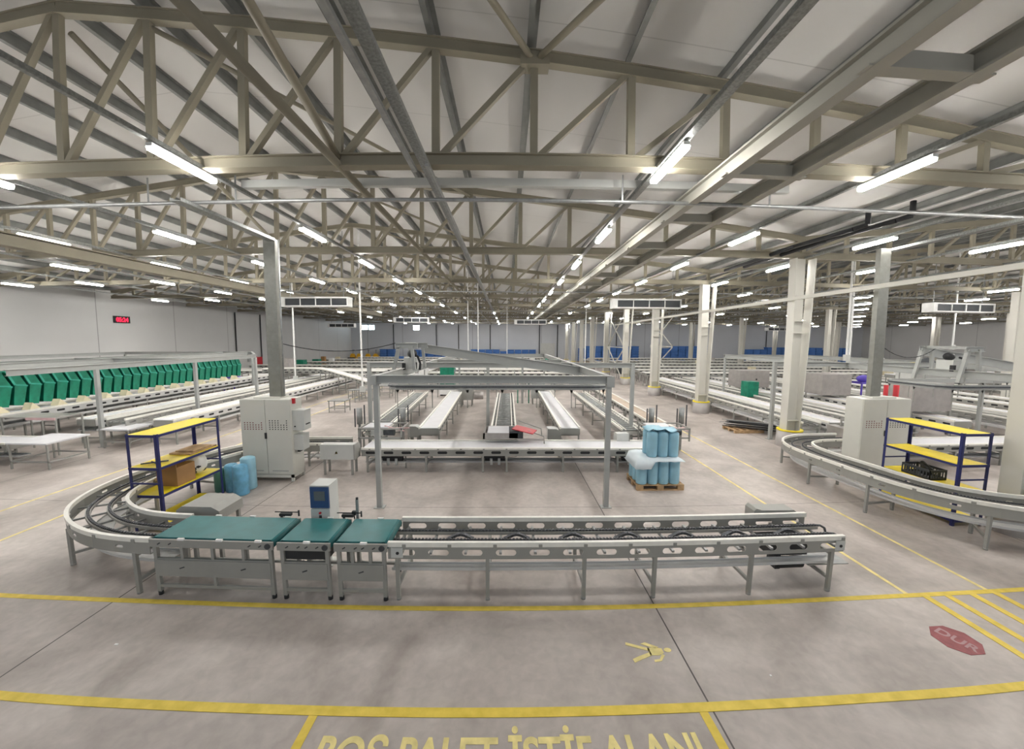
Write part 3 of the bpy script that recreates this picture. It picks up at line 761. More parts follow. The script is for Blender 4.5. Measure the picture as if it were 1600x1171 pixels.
for j in range(7):
    for i in range(9):
        x = 3.42+i*.78/8; y = 8.82+j*.5/6; vs_.append((x,y,1.44+.035*math.sin(i*1.9)*math.cos(j*1.3)+(.05 if i < 5 else 0)*math.sin(math.pi*min(i,5)/5)))
m.add(vs_,[(j*9+i,j*9+i+1,(j+1)*9+i+1,(j+1)*9+i) for j in range(6) for i in range(8)],True)
o = one(m,'plastic_sheet','foil','crumpled pale blue film lying on top of the pallet rolls','plastic sheet'); sd = o.modifiers.new('s','SOLIDIFY'); sd.thickness = .004

# ------------------------------------------------------------------ control cabinets and risers
def cabinet(x,y,w,lab,side=1):
    t = thing('control_cabinet',(x,y,0),lab,'control cabinet','tall control cabinets'); D=.55; H=2.12
    o = MB().box(0,w,0.012,D,.16,H).obj('body','cab',t); bv = o.modifiers.new('b','BEVEL'); bv.width = .008
    m = MB().box(0,w,0,.03,.10,.18).box(0,w,D-.03,D,.10,.18).box(0,.05,0,.05,0,.18).box(w-.07,w,0,.05,0,.18).box(0,.05,D-.05,D,0,.18).box(w-.07,w,D-.05,D,0,.18).box(w-.03,w,0,D,.1,.18).box(0,.03,0,D,.1,.18)
    m.obj('plinth','cab',t)
    for i in range(2):
        x0 = .01+i*(w/2); x1 = x0+w/2-.015
        d = MB().box(x0,x1,-.008,.012,.20,H-.015).obj('door','cab',t)
        m = MB(); cx = (x0+x1)/2
        for r_ in range(5):
            for c in range(7):
                if r_ == 4 and (c in (4,5) or i == 0): continue
                if r_ == 3 and c in (4,5): continue
                xx = cx-.22+c*.073; zz = 1.36+r_*.055
                m.cyl((xx,-.012,zz),(xx,-.008,zz),.015,8)
        g = m.obj('indicator_button','darkred' if i == 0 else 'black',d)
        if i == 0: g['label'] = 'rows of small dark red indicator lamps'
        MB().box(cx-.22,cx+.2,-.0095,-.008,.27,.295).obj('lettering_strip','frame',d)
    MB().box(w/2-.03,w/2+.02,-.03,-.008,1.12,1.27).obj('door_handle','black',t)
    if side:
        b1 = MB().box(w,w+.30,.08,.42,1.32,1.83).obj('side_box','lgrey',t); MB().box(w+.295,w+.31,.15,.35,1.45,1.48).cyl((w+.06,.07,1.42),(w+.06,.08,1.42),.02,8).obj('box_lock','black',b1)
        b2 = MB().box(w,w+.24,.1,.4,.80,1.20).obj('side_box','lgrey',t); MB().box(w+.05,w+.12,.15,.3,.74,.80).obj('cable_gland','black',b2)
        MB().box(w-.02,w+.06,.1,.16,2.0,2.13).obj('warning_light','red',t)
    MB().box(w/2-.35,w/2+.35,.1,.5,H,H+.035).obj('cable_entry_plate','cab',t)
    return t
cabinet(-6.72,9.28,1.30,'tall grey-beige double door control cabinet left of the grey portal frame')
cabinet(9.45,9.40,1.40,'tall grey-beige control cabinet behind the right yellow shelving',0)
def riser(x,y,lab):
    t = thing('cable_riser',(x,y,2.16),lab,'cable riser','galvanised cable risers')
    MB().box(-.15,.15,-.075,.075,0,3.95).obj('duct','riser',t)
    MB().cyl((.2,0,0),(.2,0,3.95),.02,8).obj('conduit','galv',t)
    return t
riser(-5.93,9.60,'galvanised cable riser standing on the left control cabinet')
riser(10.05,9.75,'galvanised cable riser standing on the right control cabinet')
def catenary(a,b,sag,name,lab,r=.012):
    a = Vector(a); b = Vector(b); pts = [a.lerp(b,i/16)-Vector((0,0,sag*4*(i/16)*(1-i/16))) for i in range(17)]
    return one(MB().tube(pts,r,6),name,'black',lab,'cable')
catenary((-5.7,9.6,3.50),(-3.0,10.2,3.52),.2,'hanging_cable','black cable sagging from the left riser to the lift frame')
catenary((10.3,9.75,3.46),(12.6,10.4,3.45),.25,'hanging_cable','black cable sagging from the right riser to the right lift frame')

# ------------------------------------------------------------------ overhead portal frames (modules repeat every 15.4 m)
def portal(dx,lab,posts=(1,1,1,1),mid=True):
    t = thing('portal_frame',(dx,0,0),lab,'portal frame','grey overhead portal frames'); X0,X1,Y0,Y1,Z = -2.74,2.16,7.86,21.5,2.87
    for i,(x,y) in enumerate(((X0,Y0),(X1,Y0),(X0,Y1),(X1,Y1))):
        if not posts[i]: continue
        w = .10
        p = MB().box(x-w/2,x+w/2,y-w/2,y+w/2,.012,Z-.17).obj('post','frame',t)
        MB().box(x-.11,x+.11,y-.09,y+.09,0,.012).obj('base_plate','frame',p)
    MB().ibeam((X0-.08,Y0,Z-.085),(X1+.05,Y0,Z-.085),.12,.17,.014).obj('front_beam','frame',t)
    MB().ibeam((X0-.08,Y1,Z-.11),(X1+.05,Y1,Z-.11),.11,.2,.014).obj('back_beam','frame',t)
    for x in (X0,X1): MB().ibeam((x,Y0,Z-.10),(x,Y1,Z-.10),.11,.2,.014).obj('side_beam','frame',t)
    MB().box(X0-.1,X0+.02,Y0-.07,Y0+.07,Z-.2,Z-.02).box(X1-.06,X1+.1,Y0-.07,Y0+.07,Z-.24,Z-.02).obj('corner_bracket','frame',t)
    if mid:
        for x,y in ((-.76,14.8),(.9,21.4)): MB().box(x-.06,x+.06,y-.06,y+.06,0,Z-.1).obj('post','frame',t)
        MB().ibeam((X0,14.8,Z-.11),(X1,14.8,Z-.11),.1,.18,.014).obj('middle_beam','frame',t)
    return t
portal(0,'grey steel overhead portal frame in the centre, its front posts on the open floor')
t = thing('portal_frame',(0,0,0),'grey steel overhead frame carrying the row of green bins at the left','portal frame','grey overhead portal frames')
for a,b in (((-12.65,9,2.79),(-12.65,18.8,2.79)),((-12.65,18.8,2.79),(-16,23.5,2.79)),((-16,23.5,2.79),(-24.5,23.5,2.79)),((-24.5,23.5,2.79),(-24.5,9,2.79)),((-17.9,9,2.79),(-17.9,23.5,2.79)),((-12.65,15,2.79),(-17.9,15,2.79)),((-16.2,9,2.80),(-16.2,23.4,2.80))):
    MB().ibeam(a,b,.12,.17,.014).obj('beam','frame',t)
for x,y in ((-12.65,15),(-12.65,18.8),(-13.7,12.1),(-16,23.5),(-24.5,23.5),(-24.5,15)):
    p = MB().box(x-.055,x+.055,y-.055,y+.055,.012,2.71).obj('post','frame',t); MB().box(x-.11,x+.11,y-.1,y+.1,0,.012).obj('base_plate','frame',p)
portal(15.4,'grey steel overhead portal frame beyond the right cabinet',(0,0,1,1),False)
def crossportal(dx,lab,y=12.3):
    t = thing('portal_frame',(dx,y,0),lab,'portal frame','grey cross portals')
    for x in (-4.5,4.15):
        p = MB().box(x-.055,x+.055,-.055,.055,.012,2.86).obj('post','frame',t); MB().box(x-.12,x+.12,-.1,.1,0,.012).obj('base_plate','frame',p)
    MB().ibeam((-4.56,0,2.80),(4.22,0,2.80),.12,.16,.014).obj('beam','frame',t); return t
crossportal(0,'wide grey cross portal standing behind the central front frame')
crossportal(14.3,'wide grey cross portal standing behind the right cabinet',13.4)
# lift frame and sloping beam
def lift(dx,lab):
    t = thing('lift_frame',(-2.62+dx,10.2,2.84),lab,'lift frame','grey lift frames with motor')
    for s_ in (-1,1):
        MB().bar((-.34,s_*.6,-.3),(-.12,s_*.6,.62),.07,.10,(0,1,0)).obj('upright','frame',t); MB().bar((.26,s_*.6,0),(.20,s_*.6,.62),.07,.09,(0,1,0)).obj('upright','frame',t)
        MB().ibeam((-.2,s_*.6,.62),(.35,s_*.6,.62),.1,.14).obj('top_beam','frame',t)
    MB().bar((0,-.6,.66),(0,.6,.66),.1,.08).obj('cross_beam','frame',t)
    MB().box(-.10,.22,-.25,.2,.0,.30).obj('gearbox','lgrey',t)
    m = MB().ball((.06,0,.40),.13,.14,.12); m.tube([(.14,-.2,.38),(.26,-.25,.34),(.32,-.22,.15),(.30,-.2,-.02)],.03,8); m.box(-.14,-.06,-.3,-.2,-.02,.16); m.box(.15,.24,-.32,-.24,.0,.18)
    m.obj('motor','black',t); return t
lift(0,'grey lift frame with black motor on the central portal')
lift(15.4,'grey lift frame with black motor on the right portal')
for dx,l2 in ((0,'long grey beam sloping down to the right from the central lift frame'),(15.4,'long grey beam sloping down to the right from the right lift frame')):
    one(MB().ibeam((-2.4+dx,11.0,3.36),(2.25+dx,11.0,2.70),.12,.26,.014),'sloping_beam','frame',l2,'beam')
# oval overhead track with hooks
def track(dx,lab,x0=-3.15,x1=2.7,y0=9.75,y1=11.6,z=2.335):
    r = .45; pts = []
    for cx,cy,a0 in ((x1-r,y0+r,-90),(x1-r,y1-r,0),(x0+r,y1-r,90),(x0+r,y0+r,180)):
        for i in range(5): a = R(a0+i*22.5); pts.append((cx+r*math.cos(a)+dx,cy+r*math.sin(a),z))
    pts.append(pts[0]); P = Path(pts,smooth=False)
    t = thing('overhead_track',(0,0,0),lab,'overhead conveyor','oval overhead tracks with hooks')
    MB().sweep(P,-.03,.03,-.02,.12).obj('track_rail','frame',t)
    MB().sweep(P,-.06,-.03,.04,.08).obj('chain','chain',t)
    for i in range(6):
        x = x0+.6+i*(x1-x0-1.2)/5+dx
        for y in (y0,y1): MB().bar((x,y,z+.09),(x,y,2.70),.03,.02).obj('drop_rod','frame',t)
    k = 0
    for i in range(16):
        q = P.at(P.L*(i+.4)/16)
        m = MB(); m.add([(q.x-.05,q.y,z),(q.x+.05,q.y,z),(q.x+.01,q.y,z-.12),(q.x-.01,q.y,z-.12)],[(0,1,2,3),(3,2,1,0)]); m.bar((q.x,q.y,z-.1),(q.x,q.y,z-.5),.02,.02); m.obj('hook','grey',t)
    for x,y in ((x0+dx,y0+.9),(x1+dx,y0+.9)): MB().cyl((x+(.5 if x < x0+dx+.1 else -.5),y,z+.03),(x+(.5 if x < x0+dx+.1 else -.5),y,z+.09),.42,20).obj('end_wheel','grey',t)
    return t
track(0,'oval grey overhead track with hanging hooks under the central portal')
track(15.4,'oval grey overhead track with hanging hooks under the right portal')
# green bins on the left overhead loop
one(MB().bar((-17,9.5,2.66),(-17,23.2,2.66),.1,.14).bar((-16.2,9.5,2.72),(-16.2,23.2,2.72),.1,.12),'overhead_track','frame','grey overhead rail carrying the row of green bins','overhead conveyor')
def green_bin(y,lab):
    t = thing('green_bin',(-17,y,2.58),lab,'bin','green bins hanging on the left overhead rail')
    m = MB()
    # bent bin: lower bucket leaning away, upper chute leaning back
    prof = [(-.10,0),(.10,-.46),(.02,-1.14),(.30,-1.18),(.44,-.52),(.20,-.02)]
    n0 = len(prof)
    for x in (-.45,.45):
        m.add([(x+dd,py,pz) for dd in (-.012,.012) for py,pz in prof],[tuple(range(n0)),tuple(reversed(range(n0,2*n0)))]+[(i,n0+i,n0+(i+1)%n0,(i+1)%n0) for i in range(n0)])
    for (ya,za),(yb,zb) in zip(prof,prof[1:]):
        m.bar((0,ya,za),(0,yb,zb),.9,.02,(1,0,0)) if False else m.add([(-.45,ya,za),(.45,ya,za),(.45,yb,zb),(-.45,yb,zb)],[(0,1,2,3),(3,2,1,0)])
    m.obj('bin_body','green',t)
    MB().bar((-.47,.43,-.52),(.47,.43,-.52),.05,.04).bar((-.46,-.10,0),(.46,-.10,0),.04,.04).bar((-.465,-.10,-.01),(-.465,.10,-.46),.03,.06).bar((.465,-.10,-.01),(.465,.10,-.46),.03,.06).bar((.47,.12,-.46),(.47,.40,-.5),.03,.05).bar((.46,.20,-.02),(-.46,.20,-.02),.04,.04).obj('rim','green2',t)
    MB().bar((0,.1,0),(0,.1,.14),.04,.02).obj('hanger','grey',t)
    return t
gb = green_bin(10.6,'green plastic bin hanging on the left overhead rail, nearest the picture edge')
KIDS['gb'] = kids(gb)
for i in range(1,30):
    dup(gb,(-17,10.6+i*.42,2.58),'green plastic bin hanging on the left overhead rail, %s along the row' % (ORD[i] if i < 26 else ('twenty-seventh','twenty-eighth','twenty-ninth','last')[i-26]),ks=KIDS['gb'])
m = None
for i in range(14):
    y = 11.2+i*.84
    one(MB().add([(-16.2,y,1.26),(-16.2,y+.34,1.26),(-16.2,y+.1,1.50),(-16.5,y,1.26),(-16.5,y+.34,1.26),(-16.5,y+.1,1.50)],[(0,1,2),(5,4,3),(0,3,4,1),(1,4,5,2),(2,5,3,0)]),'paper_guide','cream2','cream triangular guide standing on the conveyor under the green bins, %s along' % ORD[i],'guide plate','cream guides under the green bins')

# ------------------------------------------------------------------ middle cross conveyor with its machines
def cross_conv(dx,lab,x0=-3.95,x1=4.35):
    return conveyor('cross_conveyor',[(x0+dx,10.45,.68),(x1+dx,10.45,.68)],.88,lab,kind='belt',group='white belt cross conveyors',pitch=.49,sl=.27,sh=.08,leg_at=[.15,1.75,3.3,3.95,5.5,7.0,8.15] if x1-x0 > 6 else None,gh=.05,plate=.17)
cross_conv(0,'white belt conveyor crossing behind the central front posts')
cross_conv(15.4,'white belt conveyor crossing behind the right yellow shelving')
cross_conv(-15.4,'white belt conveyor crossing at the left picture edge',-3.95,1.0)
def drum_cover(x,y,z,L_,lab,ax=0,mt='lgrey',r=.2):
    t = thing('drive_cover',(x,y,z),lab,'drive cover','rounded drive covers')
    prof = [(-r,-r),(r*.9,-r),(r,0),(r*.8,r*.75),(r*.3,r),(-r,r)]
    m = MB().prism(prof,0,L_); o = m.obj('cover',mt,t); MB().prism([(a*1.04,b*1.04) for a,b in prof],-.03,0).obj('end_cap','grey',t)
    for dx_ in (-r+.05,r-.08): 
        for yy in (.08,L_-.08): MB().box(dx_,dx_+.05,yy-.025,yy+.025,-z,-r).obj('leg','grey',t)
    t.rotation_euler.z = ax; return t
t = drum_cover(-4.05,9.95,.64,.9,'rounded grey drive cover at the left end of the central cross conveyor',R(90))
m = MB().add([(-4.55,9.74,.60),(-4.47,9.74,.60),(-4.51,9.74,.67)],[(0,1,2),(2,1,0)]); one(m,'warning_triangle','yellow','small yellow warning triangle on the rounded drive cover','warning sign')
def infeed(x,y,lab,red=True):
    t = thing('transfer_table',(x,y,0),lab,'transfer table','small transfer tables')
    for px in (0,1.25):
        for py in (0,.8): MB().box(px-.02,px+.02,py-.02,py+.02,.62 if py == 0 else 0,1.02).obj('leg','grey',t)
    MB().box(-.02,1.27,-.02,.02,.98,1.02).box(-.02,1.27,.78,.82,.98,1.02).box(-.02,.02,0,.8,.98,1.02).box(1.23,1.27,0,.8,.98,1.02).box(-.02,1.27,-.02,.02,.70,.75).obj('frame','grey',t)
    MB().box(.1,.8,.1,.7,1.0,1.03).obj('deck','belt',t)
    MB().box(.30,.65,.15,.5,.75,.95).obj('drive_box','lgrey',t)
    MB().cyl((.72,.1,.88),(1.02,.1,.88),.10,14).obj('motor','dark',t)
    if red: MB().bar((.85,.05,1.0),(1.35,.5,.92),.10,.02).bar((.7,.2,1.05),(1.3,.15,.9),.05,.02).obj('red_guard','pinkm',t)
    return t
infeed(-4.35,10.9,'small grey transfer table with red guard beside the left of the central frame')
infeed(4.2,10.9,'small grey transfer table behind the pallet of blue rolls')
infeed(11.3,11.2,'small grey transfer table behind the right cabinet',False)
# central infeed with red cover
t = thing('infeed_machine',(-.68,10.55,0),'dark framed infeed machine with red cover at the end of the central roller line','infeed machine')
MB().box(0,1.0,0,.05,.78,.95).box(0,1.0,.9,.95,.78,.95).box(0,.05,0,.95,.78,.95).box(1.0,1.75,-.02,.03,.74,.80).obj('frame','steel',t)
MB().box(.12,.75,.02,.85,.93,.96).obj('deck','belt',t)
MB().box(.75,1.15,.0,.6,.80,1.0).obj('motor_box','dark',t)
MB().bar((.9,.3,1.06),(1.5,.1,.96),.5,.02).obj('red_cover','red',t)
MB().tube([(1.05,.9,1.12),(1.70,.35,1.0),(1.72,.35,.80)],.015,8).tube([(1.3,.1,1.0),(1.75,0,.86),(1.76,0,.6)],.015,8).obj('hand_rail','grey',t)
for x in (.02,.95): MB().box(x,x+.05,.85,.9,0,.8).obj('leg','grey',t)
def stop_post(x,y,lab):
    t = thing('stop_post',(x,y,0),lab,'stop post','pairs of upright stop cylinders')
    MB().cyl((0,0,.9),(0,0,1.42),.09,14).box(-.03,.03,-.03,.03,0,.9).obj('cylinder','galv',t); MB().box(.15,.18,-.02,.02,.8,1.52).box(-.16,-.13,-.02,.02,.8,1.40).obj('guide_rod','chain',t); return t
stop_post(-4.75,12.0,'upright steel cylinder behind the left transfer table, left of two')
stop_post(-3.35,12.0,'upright steel cylinder behind the left transfer table, nearer the frame post')
stop_post(4.75,12.1,'upright steel cylinder behind the pallet, left of two')
stop_post(5.75,12.1,'upright steel cylinder behind the pallet beside the brown line')
# drive motors below the cross conveyor
for i,(x,l2) in enumerate(((-3.2,'black drive unit under the left part of the central cross conveyor'),(-.35,'black drive unit under the middle of the central cross conveyor'),(3.5,'black drive unit under the right part of the central cross conveyor'))):
    t = thing('drive_unit',(x,10.3,0),l2,'drive unit','drive units under the cross conveyor')
    MB().box(-.3,.3,-.1,.2,.34,.44).cyl((-.25,0,.30),(.3,0,.30),.07,12).obj('motor','black',t); MB().cyl((-.08,-.1,.34),(-.08,-.1,.15),.04,10).cyl((.14,-.1,.34),(.14,-.1,.15),.04,10).obj('cylinder','lgrey',t); MB().bar((-.35,.1,0),(-.35,.1,.45),.03,.03).bar((.35,.1,0),(.35,.1,.45),.03,.03).obj('bracket','grey',t)

# ------------------------------------------------------------------ lines running away
def line(x,y0,y1,w,kind,lab,z=.82,tray=False,belt='belt',legs=2.0,x1=None,group='lines running towards the back',guide='guide',under=False,plate_mt='grey'):
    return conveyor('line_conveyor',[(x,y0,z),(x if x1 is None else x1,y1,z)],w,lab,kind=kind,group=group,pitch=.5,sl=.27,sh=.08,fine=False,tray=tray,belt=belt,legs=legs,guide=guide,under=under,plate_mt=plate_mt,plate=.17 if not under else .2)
line(-4.15,11.6,20.4,.8,'roller','grey roller line with white rails, leftmost under the central portal',x1=-4.7)
line(-2.5,11.9,20.6,.68,'belt','white belt line right of the leftmost roller line under the central portal',x1=-2.8)
line(-.1,11.6,20.0,.85,'roller','central grey roller line running straight away from the infeed machine',x1=-.08)
line(2.05,11.9,20.7,.68,'belt','white belt line right of the central roller line',x1=2.1)
line(4.0,11.7,20.6,.72,'roller','grey roller line between the white belt line and the brown line')
line(5.2,11.5,25.5,.6,'belt','brown topped slotted line along the walkway edge',x1=5.5,belt='brownbelt')
drum_cover(-3.0,11.95,.66,.32,'rounded grey motor cover at near end of the left white belt line',r=.17)
drum_cover(1.5,11.6,.62,.4,'rounded grey motor cover at near end of the right white belt line',r=.2)
drum_cover(3.6,11.0,.70,.35,'low grey hood left of the pallet rolls',R(90),r=.18)
# machines at far end of lines
def end_machine(x,y,lab,mt='steel'):
    t = thing('end_station',(x,y,0),lab,'machine','end stations'); 
    MB().box(-.35,.35,0,.6,.35,1.25).obj('housing',mt,t); MB().cyl((.4,.1,.6),(.9,.1,.6),.22,14).obj('motor','steel',t); MB().box(-.3,-.24,.05,.1,0,.35).box(.24,.3,.05,.1,0,.35).box(-.3,-.24,.5,.55,0,.35).box(.24,.3,.5,.55,0,.35).obj('leg','grey',t); return t
end_machine(-2.2,20.3,'grey end station with round motor at the far end of the left white belt','grey')
end_machine(1.75,20.9,'grey end station at the far end of the right white belt','frame')
t = thing('washing_machine_unit',(-3.9,24.3,0),'green box shaped machine on a white base behind the central lines','machine')
MB().box(-.45,.45,0,.7,.6,2.1).obj('housing','green',t); MB().box(-.5,.5,-.05,.75,.08,.6).obj('base','whitep',t); MB().box(-.45,-.3,0,.1,0,.08).box(.3,.45,0,.1,0,.08).obj('foot','black',t)
one(MB().box(.55,1.35,21.3,21.9,1.15,1.55).box(.6,.66,21.35,21.4,0,1.15).box(1.24,1.3,21.35,21.4,0,1.15),'green_hopper','green','small green hopper on legs near the far end of the right white belt','hopper')
# right module lines
for x,kd,l2,y1 in ((10.75,'chain','grey line right behind the second column, nearest the walkway',27),(11.75,'belt','white slotted line second to the right behind the second column',29),(13.4,'chain','grey railed line third to the right behind the second column',29),(14.6,'belt','white slotted line fourth to the right behind the second column',31),(16.72,'belt','white slotted line behind the right riser',31),(19.6,'chain','grey railed line passing under the right lift frame',31),(21.0,'belt','white slotted line beyond the right lift frame',33)):
    line(x,12.6,y1,.75,kd,l2,under=True,plate_mt='lplate' if kd == 'belt' else 'grey')
for x,l2 in ((11.3,'rounded steel drum cover behind the second column, left one'),(12.6,'rounded steel drum cover behind the second column, right one')):
    drum_cover(x,11.6,.55,.7,l2,0,'steel',.24)
# left module lines
for x,kd,l2,y1 in ((-11.75,'belt','white slotted line on the far side of the left yellow lines',32.3),(-13.5,'chain','grey railed line second from the left yellow lines',32.3),(-14.6,'belt','white slotted line third from the left yellow lines',30),(-16.5,'belt','white slotted line directly below the green bins',27),(-18.4,'chain','grey railed line behind the green bins',32.3),(-20.4,'belt','white slotted line beyond the green bins',32.3)):
    line(x,12.4 if x > -16 else 10.2,y1,.75,kd,l2,z=1.28 if x == -16.5 else .92,under=True,plate_mt='lplate' if kd == 'belt' else 'grey')
# packing tables at left
def packtable(x,y,w,d,h,lab,shelf=True,top='belt'):
    t = thing('work_table',(x,y,0),lab,'work table','steel work tables'); 
    MB().box(0,w,0,d,h-.04,h).obj('table_top',top,t)
    for px in (.03,w-.07):
        for py in (.03,d-.07): MB().box(px,px+.04,py,py+.04,0,h-.04).obj('leg','grey',t)
    if shelf: MB().box(.03,w-.03,.03,.06,.2,.24).box(.03,w-.03,d-.06,d-.03,.2,.24).box(.03,.06,.03,d-.03,.2,.24).box(w-.06,w-.03,.03,d-.03,.2,.24).obj('stretcher','grey',t)
    return t
packtable(-14.0,9.75,1.25,1.15,.76,'steel work table at the left picture edge with control box beside')
packtable(-13.55,11.9,1.0,.9,.66,'low steel table behind the left picture edge table')
t = thing('bridge_frame',(-16.0,11.1,0),'low grey bridge frame with red strip over the left cross conveyor','bridge frame')
MB().box(0,1.9,0,.8,1.16,1.20).obj('deck','steel',t); MB().box(.9,1.9,-.02,0,1.12,1.2).obj('red_strip','pinkm',t)
for x in (0,1.86):
    for y in (0,.76): MB().box(x,x+.04,y,y+.04,0,1.16).obj('leg','grey',t)
t = thing('control_box',(-14.75,9.45,0),'grey control box on a stand at the left picture edge','control box')
MB().box(0,.5,0,.3,.50,1.0).obj('housing','lgrey',t); MB().box(.2,.3,.1,.2,0,.5).obj('pedestal','grey',t)
# steel box machine under right lift frame
t = thing('steel_machine',(16.7,13.7,0),'large brushed steel box machine under the right lift frame','machine')
MB().box(-.9,.9,0,1.0,.95,2.15).obj('housing','steel',t); MB().box(-.7,.75,.1,.9,2.15,2.6).obj('upper_housing','lgrey',t)
MB().ball((.1,.4,2.85),.25,.25,.2).box(-.5,0,.2,.5,2.6,2.75).obj('motor','dark',t); MB().box(-.55,-.3,.3,.5,2.65,2.85).obj('yellow_valve','yellow',t)
MB().box(-.9,-.82,0,.08,0,.95).box(.82,.9,0,.08,0,.95).box(-.9,-.82,.92,1,0,.95).box(.82,.9,.92,1,0,.95).obj('leg','grey',t)
t = thing('steel_machine',(14.6,21.6,0),'brushed steel cabinet machine between the second and third columns','machine')
MB().box(-.9,.9,0,1.2,.92,1.9).obj('housing','steel',t); MB().cyl((.1,-.02,1.4),(.1,0,1.4),.05,10).obj('knob','black',t)
for x in (-.85,.8): MB().box(x,x+.05,.05,.1,0,.92).box(x,x+.05,1.1,1.15,0,.92).obj('leg','grey',t)
t = thing('steel_machine',(-18.4,30.2,0),'brushed steel cabinet machine left of the left riser','machine')
MB().box(-.8,.8,0,1.2,1.0,2.1).obj('housing','steel',t); MB().cyl((.2,-.02,1.6),(.2,0,1.6),.06,10).obj('dial','whitep',t)
for x in (-.75,.7): MB().box(x,x+.05,.05,.1,0,1.0).box(x,x+.05,1.1,1.15,0,1.0).obj('leg','grey',t)
t = thing('steel_machine',(16.72,18.2,0),'grey square hopper machine right of the second column','machine')
MB().box(-.8,.8,0,1.2,.95,2.0).obj('housing','steel',t)
for x in (-.75,.7): MB().box(x,x+.05,.05,.1,0,.95).box(x,x+.05,1.1,1.15,0,.95).obj('leg','grey',t)
one(MB().ball((18.6,18.6,1.75),.4,.25,.2).box(18.2,19,18.3,18.9,1.5,1.6).box(18.3,18.36,18.4,18.46,0,1.5).box(18.8,18.86,18.4,18.46,0,1.5),'violet_bag','violet','violet bag on a stand right of the second column','bag')
one(MB().ball((-18.3,24.6,1.35),.4,.25,.16).box(-18.8,-17.8,24.3,24.9,1.1,1.19).box(-18.7,-18.64,24.4,24.46,0,1.1).box(-18,-17.94,24.4,24.46,0,1.1),'violet_bag','violet','violet bag on a stand past the last green bin','bag')
one(MB().box(12.7,13.3,19.3,19.9,.7,1.5).box(12.75,12.8,19.35,19.4,0,.7).box(13.2,13.25,19.35,19.4,0,.7),'green_hopper','green','dark green hopper behind the line beside the second column','hopper')
for i,x in enumerate((14.15,14.55)):
    one(MB().cyl((x,13.2,.9),(x,13.2,2.05),.09,12).box(x-.05,x+.05,13.15,13.25,0,.9),'fire_extinguisher_tube','red','red upright tube right of the right riser, %s of two' % ('left','right')[i],'tube','red tubes')
# scrap pile of bars on the floor
t = thing('pallet',(9.0,14.3,0),'low pallet under the dark metal strips near the second column','pallet')
m = MB()
for y in (0,.4,.8): m.box(0,1.2,y,y+.1,0,.1)
for i in range(5): m.box(i*.27,i*.27+.1,0,.9,.1,.12)
m.obj('boards','wood',t)
for i in range(16):
    a = R(-38+random.uniform(-7,7)); cx = 9.85+random.uniform(-.15,.25); cy = 14.55+random.uniform(-.3,.3); L_ = random.uniform(.8,1.1); z = .14+.018*i
    one(MB().bar((cx-L_*math.cos(a),cy-L_*math.sin(a),z),(cx+L_*math.cos(a),cy+L_*math.sin(a),z),.07,.016),'metal_strip','galv' if i % 4 == 3 else 'black','dark metal strip in the loose pile by the second column, %s from the bottom' % ('lowest' if i == 0 else ORD[i]),'metal strip','metal strips piled by the second column')
# stools and frames left middle distance
for i,(x,y) in enumerate(((-8.9,18.5),(-8.8,21.5),(-9.6,22.5),(-8.2,23.4),(-8.8,25.6),(-7.7,26.5))):
    packtable(x,y,.9,.7,.75 if i % 2 else .6,'small light steel table beyond the left cabinet, %s of the scattered group' % ORD[i],True,'galv')

# ------------------------------------------------------------------ far lines filling the hall
fi = 0
far = [(-22,28,-9,28,1.6),(-24,33,-7,33,.95),(-26,38,-6,38,1.5),(-25,44,-5,44,.95),(-24,50,-2,50,1.6),
       (-5.5,26.5,4.5,26.5,1.35),(-5,29.5,5,29.5,.95),(-5,34,6,34,1.5),(-4,40,7,40,.95),(-3,47,8,47,1.5),
       (11,30,30,30,1.3),(11.5,33,34,33,.95),(12,37,36,37,1.5),(12,42,40,42,.95),(14,48,44,48,1.5),
       (26,22,44,22,1.3),(28,26,50,26,.95),(12,55,50,55,1.2),(-22,56,8,56,1.2)]
for x0,y0,x1,y1,z in far:
    fi += 1; z = 1.38 if y0 < 30 else 1.12
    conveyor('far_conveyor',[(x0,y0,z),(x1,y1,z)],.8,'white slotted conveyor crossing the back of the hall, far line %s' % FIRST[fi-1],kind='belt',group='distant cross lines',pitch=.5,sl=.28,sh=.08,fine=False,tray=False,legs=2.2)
fl = [(-13.5,34,60),(-16.5,32,58),(-19.5,35,60),(-10.5,34,58),(-7.5,30,52),(7.4,30,60),(12.5,31,60),(15,31,60),(18,32,60),(21.5,31,60),(25,31,60),(29,24,60),(33,24,60),(24.2,14,29),(26.4,16,29),(31,17,30),(37,25,55)]
for i,(x,y0,y1) in enumerate(fl):
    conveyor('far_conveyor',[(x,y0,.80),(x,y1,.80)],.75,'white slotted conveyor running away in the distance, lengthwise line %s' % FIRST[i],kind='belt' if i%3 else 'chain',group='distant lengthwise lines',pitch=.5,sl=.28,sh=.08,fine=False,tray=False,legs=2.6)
conveyor('far_conveyor',[(-17,26.2,1.65),(-13.2,26.4,1.65),(-10.8,25.2,1.35),(-8.6,23.6,1.05)],.6,'white high conveyor bending down beyond the left riser',kind='belt',fine=False,tray=False,pitch=.45,sl=.22,sh=.06)
